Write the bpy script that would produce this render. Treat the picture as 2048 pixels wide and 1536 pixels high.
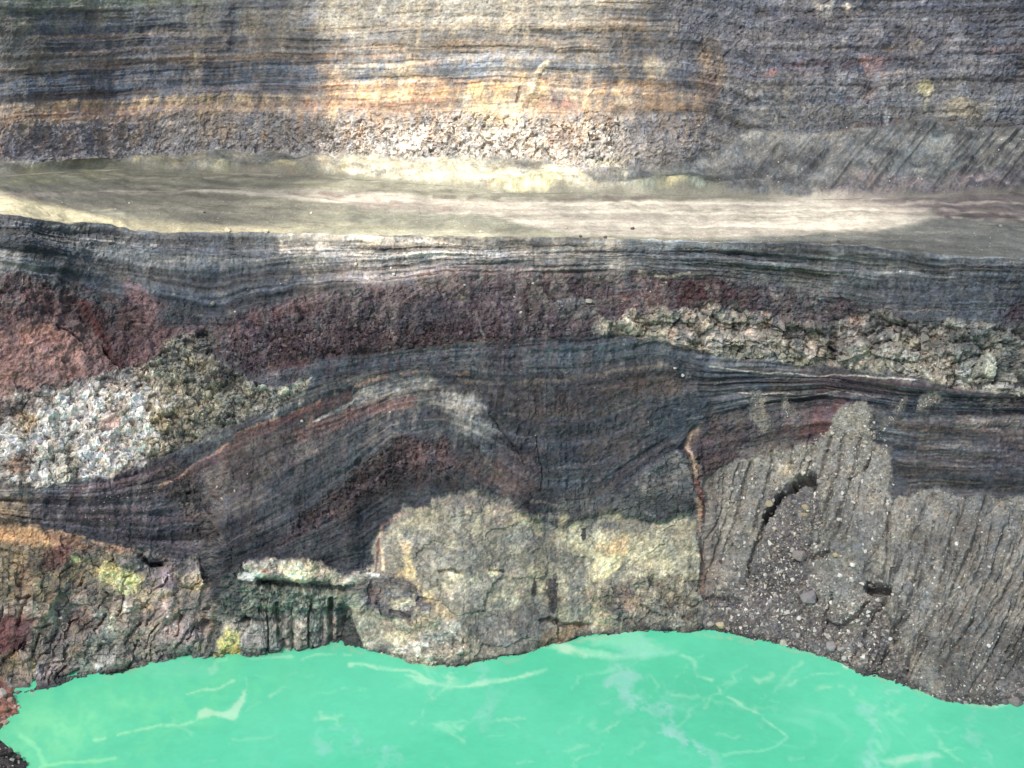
import bpy, bmesh, math, random, time
import numpy as np
T0 = time.time()
random.seed(7); RNG = np.random.default_rng(7)
scene = bpy.context.scene
for o in list(bpy.data.objects): bpy.data.objects.remove(o)

# ------------------------------------------------------------------ camera
CAM_H, PITCH, HFOV = 250.0, math.radians(22.0), math.radians(40.0)
F = 1024.0 / math.tan(HFOV / 2)
cd = bpy.data.cameras.new('camera'); cam = bpy.data.objects.new('camera', cd)
scene.collection.objects.link(cam); scene.camera = cam
cam.location = (0, 0, CAM_H); cam.rotation_euler = (math.pi/2 - PITCH, 0, 0)
cd.sensor_width = 36; cd.lens = 18.0 / math.tan(HFOV / 2)
cd.clip_start = 1.0; cd.clip_end = 9000.0

# ------------------------------------------------------------------ light
SUN_EL, SUN_H = math.radians(50), (-0.66, -0.75)
SUN = np.array([math.cos(SUN_EL)*SUN_H[0], math.cos(SUN_EL)*SUN_H[1], math.sin(SUN_EL)])
w = bpy.data.worlds.new('World'); scene.world = w; w.use_nodes = True
nt = w.node_tree; bg = nt.nodes['Background']
sky = nt.nodes.new('ShaderNodeTexSky'); sky.sky_type = 'NISHITA'; sky.sun_disc = False
sky.sun_elevation = SUN_EL; sky.sun_rotation = math.atan2(SUN_H[0], SUN_H[1])
sky.air_density = 1.0; sky.dust_density = 2.5
nt.links.new(sky.outputs[0], bg.inputs[0]); bg.inputs[1].default_value = 0.10
sl = bpy.data.lights.new('sun', 'SUN'); sl.energy = 4.7; sl.angle = math.radians(0.53); sl.color = (1, .95, .86)
so = bpy.data.objects.new('sun', sl); scene.collection.objects.link(so)
import mathutils
so.rotation_euler = mathutils.Vector(SUN).to_track_quat('Z', 'Y').to_euler(); so.location = (-300, -200, 900)
scene.view_settings.view_transform = 'Standard'; scene.view_settings.look = 'None'
scene.view_settings.gamma = 1.0; scene.view_settings.use_curve_mapping = False
scene.view_settings.exposure = 0.72

# ------------------------------------------------------------------ noise library
def smooth(e0, e1, x):
    t = np.clip((x - e0) / (e1 - e0), 0, 1); return t*t*(3 - 2*t)
_TB = {}
def _tab(seed):
    if seed not in _TB:
        _TB[seed] = np.random.default_rng(1000 + seed).random((256, 256), dtype=np.float32)*2 - 1
    return _TB[seed]
def vn(x, y, seed=0):
    t = _tab(seed); xi = np.floor(x); yi = np.floor(y)
    fx = (x - xi).astype(np.float32); fy = (y - yi).astype(np.float32)
    xi = xi.astype(np.int64) & 255; yi = yi.astype(np.int64) & 255
    x1 = (xi+1) & 255; y1 = (yi+1) & 255
    fx = fx*fx*(3-2*fx); fy = fy*fy*(3-2*fy)
    a = t[xi, yi]; b = t[x1, yi]; c = t[xi, y1]; d = t[x1, y1]
    return (a + (b-a)*fx) * (1-fy) + (c + (d-c)*fx) * fy
def fbm(x, y, oct=4, seed=0, gain=.5):
    s = 0; a = 1.0; n = 0; c, q = .8, .6
    for i in range(oct):
        s = s + a*vn(x, y, seed + i*3); n += a; a *= gain
        x, y = 2.03*(c*x - q*y) + 17.3, 2.03*(q*x + c*y) + 5.1
    return s / n * 1.5
def ridged(x, y, oct=4, seed=0):
    s = 0; a = 1.0; n = 0; c, q = .8, .6
    for i in range(oct):
        s = s + a*(1 - 2*np.abs(vn(x, y, seed + i*3))); n += a; a *= .5
        x, y = 2.03*(c*x - q*y) + 7.3, 2.03*(q*x + c*y) + 3.1
    return s / n
def cells(x, y, seed=0, jit=.9):
    """Voronoi: F1, F2, per-cell random numbers (3) and the offset from the cell's point."""
    ta, tb, tc, td, te = (_tab(seed + 50 + k) for k in range(5))
    xi = np.floor(x).astype(np.int64); yi = np.floor(y).astype(np.int64)
    f1 = np.full(x.shape, 9., np.float32); f2 = f1.copy()
    ci = np.zeros(x.shape, np.int64); cj = ci.copy(); ox = np.zeros(x.shape, np.float32); oy = ox.copy()
    for i in (-1, 0, 1):
        for j in (-1, 0, 1):
            gx = xi + i; gy = yi + j; m = gx & 255; n = gy & 255
            dx = (x - (gx + .5 + .5*jit*ta[m, n])).astype(np.float32); dy = (y - (gy + .5 + .5*jit*tb[m, n])).astype(np.float32)
            d = np.sqrt(dx*dx + dy*dy); near = d < f1
            f2 = np.where(near, f1, np.minimum(f2, d)); f1 = np.where(near, d, f1)
            ci = np.where(near, m, ci); cj = np.where(near, n, cj); ox = np.where(near, dx, ox); oy = np.where(near, dy, oy)
    return f1, f2, tc[ci, cj], td[ci, cj], te[ci, cj], ox, oy
def lin(c):
    c = np.asarray(c, float) / 255.0
    return np.where(c <= .04045, c/12.92, ((c + .055)/1.055)**2.4)
def curve(pts):
    p = np.array(pts, float)
    return lambda u: np.interp(u, p[:, 0], p[:, 1])

# ------------------------------------------------------------------ view geometry used only to survey the crater's surfaces
SP, CP = math.sin(PITCH), math.cos(PITCH)
def survey(u, v):
    x = (u - 1024.0)/F; y = -(v - 768.0)/F
    h = CP + y*SP
    return np.arctan2(x, h), (SP - y*CP)/np.hypot(x, h)

# plan curves, measured on the photograph
shore = curve([(-680,1440),(0,1392),(60,1385),(150,1358),(250,1340),(340,1318),(420,1308),(500,1304),(600,1293),(690,1290),(722,1300),(780,1312),(850,1328),(900,1333),(960,1325),(1030,1311),(1090,1290),(1140,1281),(1200,1270),(1260,1262),(1330,1260),(1400,1257),(1450,1265),(1530,1282),(1620,1305),(1680,1330),(1740,1350),(1830,1377),(1880,1398),(1950,1408),(2048,1405),(2850,1450)])
rim = curve([(-680,415),(0,430),(60,434),(130,446),(180,443),(225,447),(260,460),(320,465),(500,464),(700,470),(900,472),(1100,474),(1200,475),(1400,482),(1600,485),(1700,489),(1800,500),(1870,509),(1950,515),(2048,517),(2850,520)])
foot = curve([(-680,352),(0,352),(100,345),(250,338),(400,345),(620,350),(760,362),(900,372),(1020,388),(1150,385),(1300,388),(1450,392),(1600,400),(1750,396),(1900,390),(2048,385),(2850,380)])
wallfoot = curve([(-680,322),(0,322),(150,330),(250,318),(400,305),(520,300),(640,316),(760,312),(850,318),(960,310),(1080,318),(1170,345),(1230,338),(1350,330),(1450,300),(1500,262),(1640,270),(1760,250),(1870,238),(1950,262),(2048,250),(2850,250)])
Z_RIM = curve([(-680,134),(0,128),(120,122),(250,116),(500,114),(1600,114),(2850,110)])

def grad_normal(P):
    du = np.gradient(P, axis=1); dv = np.gradient(P, axis=0)
    n = np.cross(du, dv); n /= np.linalg.norm(n, axis=2, keepdims=True) + 1e-9
    s = np.sign(-n[..., 1:2]*.7 + n[..., 2:3]); return n*np.where(s == 0, 1, s)
def blur(a, k, axis):
    if k < 1: return a
    ker = np.hanning(2*k+3)[1:-1]; ker /= ker.sum()
    p = [(0, 0)]*a.ndim; p[axis] = (k, k); b = np.pad(a, p, mode='edge')
    n = a.shape[axis]; out = 0
    for i, q in enumerate(ker):
        sl_ = [slice(None)]*a.ndim; sl_[axis] = slice(i, i+n); out = out + q*b[tuple(sl_)]
    return out

def inpoly(pts, x, y):
    ins = False
    for i in range(len(pts)):
        x0, y0 = pts[i]; x1, y1 = pts[(i+1) % len(pts)]
        if (y0 > y) != (y1 > y) and x < (x1-x0)*(y-y0)/((y1-y0) or 1e-9) + x0: ins = not ins
    return ins

class Sheet:
    rough_edges = 1.0
    """A surveyed surface: rows run uphill, columns run across the crater."""
    def __init__(s, U, V):
        s.U, s.V = np.broadcast_arrays(U, V); s.U = s.U.astype(np.float32); s.V = s.V.astype(np.float32)
        s.C = np.zeros(s.U.shape + (3,), np.float32) + .1
        s.W = {k: np.zeros(s.U.shape, np.float32) for k in ('str', 'blk', 'rub', 'ver', 'mac', 'fin')}
        s.D = np.zeros(s.U.shape, np.float32); s.R = np.zeros(s.U.shape, np.int16); s.SL = np.zeros(s.U.shape, np.float32)
        U, V = s.U, s.V
        s.Uw = U + 7*fbm(U/40, V/40, 4, 11) + 1.5*vn(U/4, V/4, 13)
        s.Vw = V + 6*fbm(U/40, V/40, 4, 21) + 1.5*vn(U/4, V/4, 23)
    def box(s, u0, u1, v0, v1):
        c = np.nonzero((s.U.max(0) >= u0) & (s.U.min(0) <= u1))[0]; r = np.nonzero((s.V.max(1) >= v0) & (s.V.min(1) <= v1))[0]
        if len(c) == 0 or len(r) == 0: return None
        return slice(r[0], r[-1]+1), slice(c[0], c[-1]+1)
    def put(s, sl, m, col=None, col2=None, var=1.0, scale=30, reg=None, w=None, slope=None, aniso=1.0, mul=None, disp=None, seed=0):
        U, V = s.U[sl], s.V[sl]
        if col is not None:
            c = lin(col)
            if col2 is not None:
                t = smooth(-.55, .55, fbm(U/scale/aniso, V/scale, 5, 31 + seed, .65)*var)[..., None]
                c = c*(1-t) + lin(col2)*t
            s.C[sl] = s.C[sl]*(1-m[..., None]) + c*m[..., None]
        if mul is not None: s.C[sl] *= 1 + m[..., None]*(np.asarray(mul) - 1)
        if reg is not None: s.R[sl] = np.where(m > .5, reg, s.R[sl])
        if w:
            for k, q in w.items(): s.W[k][sl] = s.W[k][sl]*(1-m) + q*m
        if slope is not None: s.SL[sl] = s.SL[sl]*(1-m) + slope*m
        if disp is not None: s.D[sl] += disp*m
    def poly(s, pts, col=None, col2=None, soft=5, a=1.0, warp=1.0, noise=0.0, nscale=25, **k):
        p = np.array(pts, float); pad = soft + 20
        sl = s.box(p[:, 0].min()-pad, p[:, 0].max()+pad, p[:, 1].min()-pad, p[:, 1].max()+pad)
        if sl is None: return
        X = s.U[sl] + warp*(s.Uw[sl]-s.U[sl]); Y = s.V[sl] + warp*(s.Vw[sl]-s.V[sl])
        ins = np.zeros(X.shape, bool); d = np.full(X.shape, 1e9, np.float32)
        for i in range(len(p)):
            x0, y0 = p[i]; x1, y1 = p[(i+1) % len(p)]
            ins ^= ((y0 > Y) != (y1 > Y)) & (X < (x1-x0)*(Y-y0)/((y1-y0) or 1e-9) + x0)
            ex, ey = x1-x0, y1-y0; L = ex*ex+ey*ey + 1e-9
            t = np.clip(((X-x0)*ex + (Y-y0)*ey)/L, 0, 1)
            d = np.minimum(d, (X-x0-t*ex)**2 + (Y-y0-t*ey)**2)
        d = np.sqrt(d)*np.where(ins, 1, -1)
        if s.rough_edges and warp > 0:
            d = d + s.rough_edges*(7*fbm(X/24, Y/20, 4, 73) + 2.5*vn(X/4, Y/4, 77)); soft = soft*1.25
        if noise: d = d + noise*fbm(X/nscale, Y/nscale, 4, 71)
        s.put(sl, smooth(-soft, soft, d)*a, col, col2, **k)
    def band(s, top, bot, u0=-800, u1=3000, col=None, col2=None, soft=4, a=1.0, endsoft=25, warp=1.0, **k):
        uu = np.linspace(max(u0, -700), min(u1, 2850), 80); pad = soft + 20
        sl = s.box(u0-endsoft, u1+endsoft, top(uu).min()-pad, bot(uu).max()+pad)
        if sl is None: return
        X = s.U[sl] + warp*(s.Uw[sl]-s.U[sl]); Y = s.V[sl] + warp*(s.Vw[sl]-s.V[sl])
        m = smooth(-soft, soft, Y - top(X))*smooth(-soft, soft, bot(X) - Y)*smooth(u0-endsoft, u0+endsoft, X)*smooth(u1+endsoft, u1-endsoft, X)
        s.put(sl, m*a, col, col2, **k)
    def blob(s, cx, cy, rx, ry, col=None, col2=None, rot=0, a=1.0, soft=.35, warp=1.0, noise=.3, **k):
        R = max(rx, ry)*1.5 + 12; sl = s.box(cx-R, cx+R, cy-R, cy+R)
        if sl is None: return
        X = s.U[sl] + warp*(s.Uw[sl]-s.U[sl]) - cx; Y = s.V[sl] + warp*(s.Vw[sl]-s.V[sl]) - cy
        c, q = math.cos(math.radians(rot)), math.sin(math.radians(rot))
        d = np.hypot((X*c + Y*q)/rx, (-X*q + Y*c)/ry)
        d = d + noise*fbm(s.U[sl]/(min(rx, ry)*.9+3), s.V[sl]/(min(rx, ry)*.9+3), 4, 91)
        s.put(sl, smooth(1+soft, 1-soft, d)*a, col, col2, **k)
    def stroke(s, pts, width, col=None, col2=None, a=1.0, soft=.6, warp=.6, patchy=0.0, **k):
        p = np.array(pts, float); pad = width*2 + 15
        sl = s.box(p[:, 0].min()-pad, p[:, 0].max()+pad, p[:, 1].min()-pad, p[:, 1].max()+pad)
        if sl is None: return
        X = s.U[sl] + warp*(s.Uw[sl]-s.U[sl]); Y = s.V[sl] + warp*(s.Vw[sl]-s.V[sl])
        d = np.full(X.shape, 1e9, np.float32)
        for i in range(len(p)-1):
            x0, y0 = p[i]; ex, ey = p[i+1]-p[i]; L = ex*ex+ey*ey + 1e-9
            t = np.clip(((X-x0)*ex + (Y-y0)*ey)/L, 0, 1)
            d = np.minimum(d, (X-x0-t*ex)**2 + (Y-y0-t*ey)**2)
        d = np.sqrt(d)/(width/2)
        m = smooth(1+soft, 1-soft, d)*a
        if patchy: m = m*smooth(-.6+patchy*.5, .1+patchy*.5, fbm(X/22, Y/22, 3, 141))
        s.put(sl, m, col, col2, **k)
    def wash(s, keep=None, a=.6):
        """dribbles of debris carried downslope across the contacts"""
        for i, (n, lu, lv) in enumerate(((4, 5, 30), (9, 7, 45), (18, 9, 70), (34, 14, 90))):
            m = smooth(.12, .5, fbm(s.U/lu + s.V/60, s.V/lv, 3, 151+i))*a
            if keep is not None: m = m*keep
            sh = np.concatenate([s.C[n:], np.repeat(s.C[-1:], n, 0)], 0)
            s.C = s.C*(1-m[..., None]) + sh*m[..., None]
    def finish_colour(s, S=None, amp=1.0, sat=.62, gain=1.42, sa=.58):
        U, V = s.U, s.V
        lum = (s.C @ np.array([.3, .59, .11], np.float32))[..., None]
        wt = smooth(.05, .22, lum); s.C = (lum*(np.array([.955, 1.0, 1.055], np.float32)*(1-wt) + np.array([1.03, 1.0, .955], np.float32)*wt) + (s.C - lum)*sat)*gain*(np.maximum(lum, .02)/.14)**.27
        g = .30*fbm(U/9, V/8, 4, 201, .75) + .20*fbm(U/60, V/45, 4, 211) + .14*vn(U/2.3, V/2.3, 221)
        g = g + (.2 + .8*s.W['fin'])*.38*fbm(U/3.6, V/3.6, 3, 231, .85)
        if S is not None:
            L = .5*np.tanh(2.5*fbm(S/16, U/500, 2, 241)) + .5*np.tanh(3*fbm(S/6, U/200, 2, 251)) + .4*vn(S/2.4, U/70, 261)
            g = g + s.W['str']*sa*L
            wm = s.W['str']*.06*fbm(S/11, U/400, 3, 263)
        else: wm = 0
        g = g + s.W['ver']*.30*fbm(U/4, V/22, 3, 271)*smooth(-.4, .4, fbm(U/50, V/50, 3, 273))
        warm = .06*fbm(U/25, V/25, 4, 281) + .05*vn(U/5, V/5, 283) + wm
        s.C *= np.exp(amp*g)[..., None]
        s.C *= np.exp(warm[..., None]*np.array([1, .15, -1.0]))
        s.C = np.clip(s.C, .004, .9)

def march(U, V, r0, z0, slopefun):
    """Climb a profile: from each column's first row go up the given slope to the next line of sight."""
    th, tp = survey(U, V)
    r = np.empty(U.shape); z = np.empty(U.shape); r[0] = r0; z[0] = z0
    for j in range(U.shape[0]-1):
        a = slopefun(j, r[j], z[j]); ca, sa = np.cos(a), np.sin(a)
        k = (CAM_H - z[j] - r[j]*tp[j+1])/(sa + ca*tp[j+1]); k = np.maximum(k, 0)
        r[j+1] = r[j] + k*ca; z[j+1] = z[j] + k*sa
    return th, tp, r, z
def to_xyz(th, r, z): return np.stack([r*np.sin(th), r*np.cos(th), z], -1)

# ------------------------------------------------------------------ materials
def new_mat(name, rough=.9, bump=.5, nscale=.9, spec=.25, tint=None, objcol=False, amp=.35):
    m = bpy.data.materials.new(name); m.use_nodes = True; t = m.node_tree; b = t.nodes['Principled BSDF']
    b.inputs['Roughness'].default_value = rough; b.inputs['Specular IOR Level'].default_value = spec
    geo = t.nodes.new('ShaderNodeNewGeometry')
    n1 = t.nodes.new('ShaderNodeTexNoise'); n1.inputs['Scale'].default_value = nscale; n1.inputs['Detail'].default_value = 6; n1.inputs['Roughness'].default_value = .7
    t.links.new(geo.outputs['Position'], n1.inputs['Vector'])
    if objcol:
        a = t.nodes.new('ShaderNodeObjectInfo'); out = a.outputs['Color']
    else:
        a = t.nodes.new('ShaderNodeAttribute'); a.attribute_name = 'Col'; out = a.outputs['Color']
    mr = t.nodes.new('ShaderNodeMapRange'); mr.inputs['From Min'].default_value = .25; mr.inputs['From Max'].default_value = .75
    mr.inputs['To Min'].default_value = 1-amp; mr.inputs['To Max'].default_value = 1+amp
    t.links.new(n1.outputs['Fac'], mr.inputs['Value'])
    mx = t.nodes.new('ShaderNodeVectorMath'); mx.operation = 'SCALE'
    t.links.new(out, mx.inputs[0]); t.links.new(mr.outputs[0], mx.inputs['Scale']); t.links.new(mx.outputs[0], b.inputs['Base Color'])
    bp = t.nodes.new('ShaderNodeBump'); bp.inputs['Strength'].default_value = bump; bp.inputs['Distance'].default_value = .6
    t.links.new(n1.outputs['Fac'], bp.inputs['Height']); t.links.new(bp.outputs[0], b.inputs['Normal'])
    return m
M_ROCK = new_mat('cliff_rock', .92, .9, .8, amp=.5)
M_GROUND = new_mat('cinder_ground', .95, .35, 1.2)
M_STONE = new_mat('loose_stone', .88, .5, 1.6, objcol=True, amp=.3)
M_SCREE = new_mat('scree_stone', .9, .4, 1.6, amp=.3)

# ------------------------------------------------------------------ mesh helpers
def link(name, me, mat, parent=None, **props):
    o = bpy.data.objects.new(name, me); scene.collection.objects.link(o)
    if mat and not me.materials: me.materials.append(mat)
    if parent: o.parent = parent
    for k, v in props.items(): o[k] = v
    return o
def raw_mesh(name, co, faces, n, col=None, smooth_=False):
    """faces: (k,n) int array."""
    me = bpy.data.meshes.new(name); co = np.ascontiguousarray(co, np.float32); faces = np.ascontiguousarray(faces, np.int32)
    me.vertices.add(len(co)); me.vertices.foreach_set('co', co.ravel())
    me.loops.add(faces.size); me.loops.foreach_set('vertex_index', faces.ravel())
    me.polygons.add(len(faces)); me.polygons.foreach_set('loop_start', np.arange(0, faces.size, n, dtype=np.int32))
    me.polygons.foreach_set('loop_total', np.full(len(faces), n, np.int32))
    me.polygons.foreach_set('use_smooth', np.full(len(faces), smooth_, bool))
    me.update(calc_edges=True)
    if col is not None:
        at = me.attributes.new('Col', 'FLOAT_COLOR', 'POINT')
        at.data.foreach_set('color', np.concatenate([col, np.ones((len(col), 1))], 1).astype(np.float32).ravel())
    return me
def grid_parts(P, C, R, names, mat, parent=None, smooth_=False, extra=None):
    """Split a surveyed sheet into one mesh per stratum; neighbours share their border vertices' positions."""
    nr, nc = P.shape[:2]; idx = np.arange(nr*nc).reshape(nr, nc)
    q = np.stack([idx[:-1, :-1], idx[:-1, 1:], idx[1:, 1:], idx[1:, :-1]], -1).reshape(-1, 4)
    rr = R[:-1, :-1].ravel(); co = P.reshape(-1, 3); cc = C.reshape(-1, 3); out = {}
    for rid, nm in names.items():
        qq = q[rr == rid]
        if len(qq) == 0: continue
        uq, inv = np.unique(qq, return_inverse=True)
        me = raw_mesh(nm, co[uq], inv.reshape(-1, 4), 4, cc[uq], smooth_)
        out[rid] = link(nm, me, mat, parent)
    return out

# ================================================================== LOWER WALL
ucols = np.concatenate([np.arange(-640, -260, 19), np.arange(-250, -14, 9), np.arange(-14, 2062, 2.05), np.arange(2062, 2290, 9), np.arange(2296, 2800, 19)])
NR = 450
tt = np.linspace(0, 1, NR)[:, None]
rimv = rim(ucols) + 2.2*fbm(ucols/18, ucols*0, 3, 301)
shv = shore(ucols) + 3.0*fbm(ucols/16, ucols*0, 3, 303) + 2.0*fbm(ucols/60, ucols*0, 2, 305)
A = Sheet(ucols[None, :], shv + (rimv - shv)*tt)
X = A
U, V = A.U, A.V
# bedding coordinate
BC = [rim,
      curve([(-680,530),(0,540),(150,570),(330,610),(450,622),(600,590),(900,552),(1200,545),(1500,560),(1750,600),(2850,605)]),
      curve([(-680,785),(0,775),(230,745),(420,700),(500,735),(640,705),(900,685),(1180,665),(1300,645),(1500,635),(1800,645),(2850,665)]),
      curve([(-680,985),(0,975),(200,965),(330,930),(450,870),(600,800),(740,757),(800,745),(900,742),(1020,752),(1200,735),(1310,724),(1400,740),(1650,752),(1900,785),(2850,805)]),
      curve([(-680,1040),(0,1045),(150,1075),(300,1095),(420,1110),(560,1040),(700,960),(780,880),(870,860),(960,920),(1080,1000),(1200,990),(1300,910),(1400,850),(1500,825),(1650,803),(1800,825),(2850,840)]),
      shore]
Ssum = np.zeros(U.shape); bv = [b(U) for b in BC]; S = np.zeros(U.shape, np.float32); acc = 0.
for k in range(5):
    th_ = np.maximum(bv[k+1]-bv[k], 5); S = S + np.clip((V-bv[k])/th_, 0, 1)*(115, 120, 75, 130, 300)[k]
S = S + 5*fbm(U/130, V/130, 3, 311)

W_ASH = dict(str=1.0, blk=.0, rub=.25, ver=.3, mac=1, fin=.5)
W_SCO = dict(str=.15, blk=.25, rub=1.0, ver=.05, mac=1, fin=.9)
W_LAV = dict(str=.05, blk=.8, rub=.45, ver=.1, mac=1.2, fin=.5)
W_DRK = dict(str=.55, blk=.08, rub=.6, ver=.5, mac=1, fin=.5)
W_HED = dict(str=.05, blk=.05, rub=.4, ver=.1, mac=.8, fin=.9)
W_TAL = dict(str=0, blk=0, rub=.35, ver=0, mac=.5, fin=.9)
def off(c, d): return lambda u: c(u) + d
ones = np.ones(U.shape, np.float32)
# base: dark bedded rock
A.put((slice(None), slice(None)), ones, (72,73,77), (54,55,62), var=1.3, scale=60, reg=6, w=W_DRK)
A.SL[:] = 60
# upper ash strata
A.band(off(rim, -30), BC[1], col=(88,88,88), col2=(66,68,73), scale=80, aniso=3, reg=1, w=W_ASH)
A.band(off(rim, -30), off(rim, 45), 560, 1260, col=(150,142,130), col2=(108,104,100), a=.7, soft=15, scale=30)
A.band(off(rim, 55), off(rim, 85), 250, 1050, col=(122,117,110), col2=(100,98,96), a=.6, soft=9, scale=25, aniso=3)
A.band(off(rim, -30), off(rim, 25), 1250, 2900, col=(70,78,82), col2=(98,102,102), a=.8, soft=8, scale=24, aniso=5)
A.poly([(1500,512),(1750,520),(1900,545),(1800,560),(1600,540),(1500,530)], (125,130,130), (95,100,104), soft=9, a=.75, aniso=4, scale=14)
A.poly([(1500,560),(1700,560),(2060,540),(2850,540),(2850,680),(2060,650),(1950,640),(1800,630),(1740,600)], (84,90,98), (70,74,80), soft=12, reg=1, w=dict(str=.5, rub=.6, blk=.1, fin=.8, ver=.1))
A.poly([(1400,545),(1560,528),(1700,545),(1780,590),(1700,600),(1560,580),(1450,590)], (96,96,96), (78,80,82), soft=14, w=dict(rub=.7))
A.poly([(330,540),(560,520),(640,545),(520,600),(430,630),(340,640),(300,590)], (76,80,86), (64,68,76), soft=12, a=.9)
A.poly([(-680,500),(0,505),(60,520),(110,548),(60,552),(0,545),(-680,540)], (158,154,148), (120,120,118), soft=12, a=.75)
A.poly([(-680,430),(0,440),(230,450),(330,470),(300,560),(170,520),(0,500),(-680,480)], (78,79,78), (58,60,64), soft=10, a=.85, scale=20, aniso=4, w=dict(str=1.2, rub=.6, blk=.15))
A.poly([(60,470),(200,480),(330,520),(360,560),(250,560),(150,520)], (108,108,106), (84,85,86), soft=12, a=.6, scale=18)
for i in range(60):
    x0 = random.uniform(560, 940); y0 = random.uniform(468, 510); ln = random.uniform(25, 95); k = random.uniform(.35, .6)
    A.stroke([(x0, y0), (x0+ln*k, y0+ln*.5), (x0+ln*k*1.7, y0+ln)], random.uniform(2, 4), random.choice([(150,142,130),(138,128,120),(160,150,132)]), a=.5, patchy=.25)
# red scoria, left
A.poly([(-680,560),(0,545),(80,550),(160,566),(215,600),(270,588),(335,600),(345,640),(420,640),(440,655),(405,680),(330,705),(240,745),(120,772),(0,800),(-680,820)], (108,76,73), (76,60,60), soft=5, reg=2, w=W_SCO, scale=26)
A.poly([(-680,545),(0,548),(100,555),(190,600),(170,640),(90,640),(0,660),(-680,670)], (112,76,74), (72,54,54), soft=8, scale=9, w=dict(rub=1.2))
A.poly([(170,600),(300,590),(340,620),(280,660),(300,700),(240,690),(190,650)], (100,72,70), (78,58,60), soft=9, scale=10)
A.stroke([(165,600),(190,640),(215,690),(245,742)], 16, (104,52,48), (90,46,46))
A.poly([(240,560),(310,590),(322,618),(300,625),(262,600)], (145,100,96), (118,82,80), soft=5, a=.8)
A.poly([(-680,660),(0,655),(60,635),(110,640),(170,650),(205,700),(240,742),(130,770),(0,785),(-680,790)], (146,106,98), (116,86,80), soft=6, scale=22, w=dict(rub=.6))
A.blob(85,675,50,24, (166,112,94), (140,92,80), a=.9)
A.blob(30,720,70,28, (150,112,104), (130,92,86), a=.8)
A.poly([(90,632),(170,640),(212,690),(200,700),(150,670),(100,655)], (130,98,90), (108,82,78), soft=4)
A.stroke([(112,650),(150,672),(170,688)], 3.5, disp=-2.2, col=(70,48,48))
A.stroke([(205,690),(228,725),(245,745)], 3, disp=-1.8, col=(80,50,48))
A.stroke([(100,560),(150,575),(200,600),(215,610)], 16, (84,86,84), (70,72,74))
A.poly([(310,625),(350,600),(420,632),(470,630),(420,655),(350,660)], (72,76,80), (60,64,70), soft=7, w=W_SCO, reg=1)
A.poly([(320,660),(420,640),(440,655),(400,690),(330,712),(270,735),(230,745)], (118,80,80), (98,72,72), soft=7, scale=14, aniso=3)
# maroon scoria across
A.poly([(430,650),(470,628),(550,600),(650,585),(760,580),(900,556),(1040,548),(1200,548),(1290,548),(1400,556),(1500,566),(1600,585),(1700,600),(1760,622),(1850,650),(1700,640),(1560,645),(1420,615),(1250,640),(1180,668),(1050,680),(900,690),(760,700),(640,708),(560,725),(500,748),(445,720),(420,690)], (93,73,76), (76,62,68), soft=7, reg=3, w=W_SCO, scale=34)
A.poly([(430,660),(500,620),(600,592),(700,585),(640,615),(560,640),(500,690),(440,720)], (124,84,84), (100,72,72), soft=8, scale=16)
A.poly([(440,690),(560,650),(760,640),(900,650),(1000,640),(1000,680),(760,700),(560,728),(490,745)], (88,64,66), (68,54,58), soft=10, w=dict(rub=1.3, blk=.5), scale=10)
A.poly([(480,660),(700,600),(880,600),(860,650),(640,680),(520,710)], (84,66,70), (72,58,64), soft=16, a=.8, w=dict(rub=1.2, blk=.4), scale=14)
A.poly([(690,520),(900,520),(960,545),(900,580),(700,590),(560,600)], (134,120,116), (104,96,96), soft=20, a=.75)
A.poly([(700,560),(810,575),(850,600),(760,600)], (122,88,86), (100,80,82), soft=8, a=.8)
A.poly([(810,548),(900,528),(1100,534),(1240,540),(1180,552),(900,556)], (132,104,100), (110,92,92), soft=7, a=.75, aniso=3)
A.poly([(720,620),(860,600),(900,640),(800,655),(730,640)], (80,78,86), (70,70,76), soft=14, a=.7)
A.poly([(1230,545),(1290,560),(1400,560),(1500,575),(1560,600),(1500,620),(1420,605),(1330,612),(1240,625),(1200,640),(1210,590)], (96,60,64), (74,52,58), soft=7, scale=18)
A.poly([(1245,548),(1330,565),(1340,600),(1260,615),(1225,600)], (132,98,88), (108,72,70), soft=10, a=.75, scale=9)
A.poly([(1330,562),(1430,558),(1440,590),(1380,610),(1320,600)], (92,50,54), (78,50,54), soft=8, a=.9)
A.poly([(1560,590),(1640,600),(1680,625),(1620,640),(1560,622)], (92,54,56), (78,50,56), soft=10, a=.8)
A.poly([(1180,600),(1240,590),(1230,625),(1130,640),(1100,605)], (92,92,88), (84,78,78), soft=8, a=.7)
A.stroke([(1065,598),(1110,604),(1140,598),(1175,606)], 9, (104,112,112), a=.7)
A.poly([(2000,620),(2060,590),(2850,590),(2850,650),(2060,650),(2010,640)], (80,60,68), (70,58,66), soft=9, reg=3, w=W_SCO)
A.poly([(1420,610),(1500,585),(1600,585),(1700,600),(1760,620),(1700,640),(1560,640)], (92,76,78), (76,66,70), soft=8, a=.6, w=dict(rub=1.3, blk=.4), scale=9)
A.stroke([(1280,545),(1330,558),(1380,548)], 5, (140,128,112), a=.7, patchy=.4)
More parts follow.
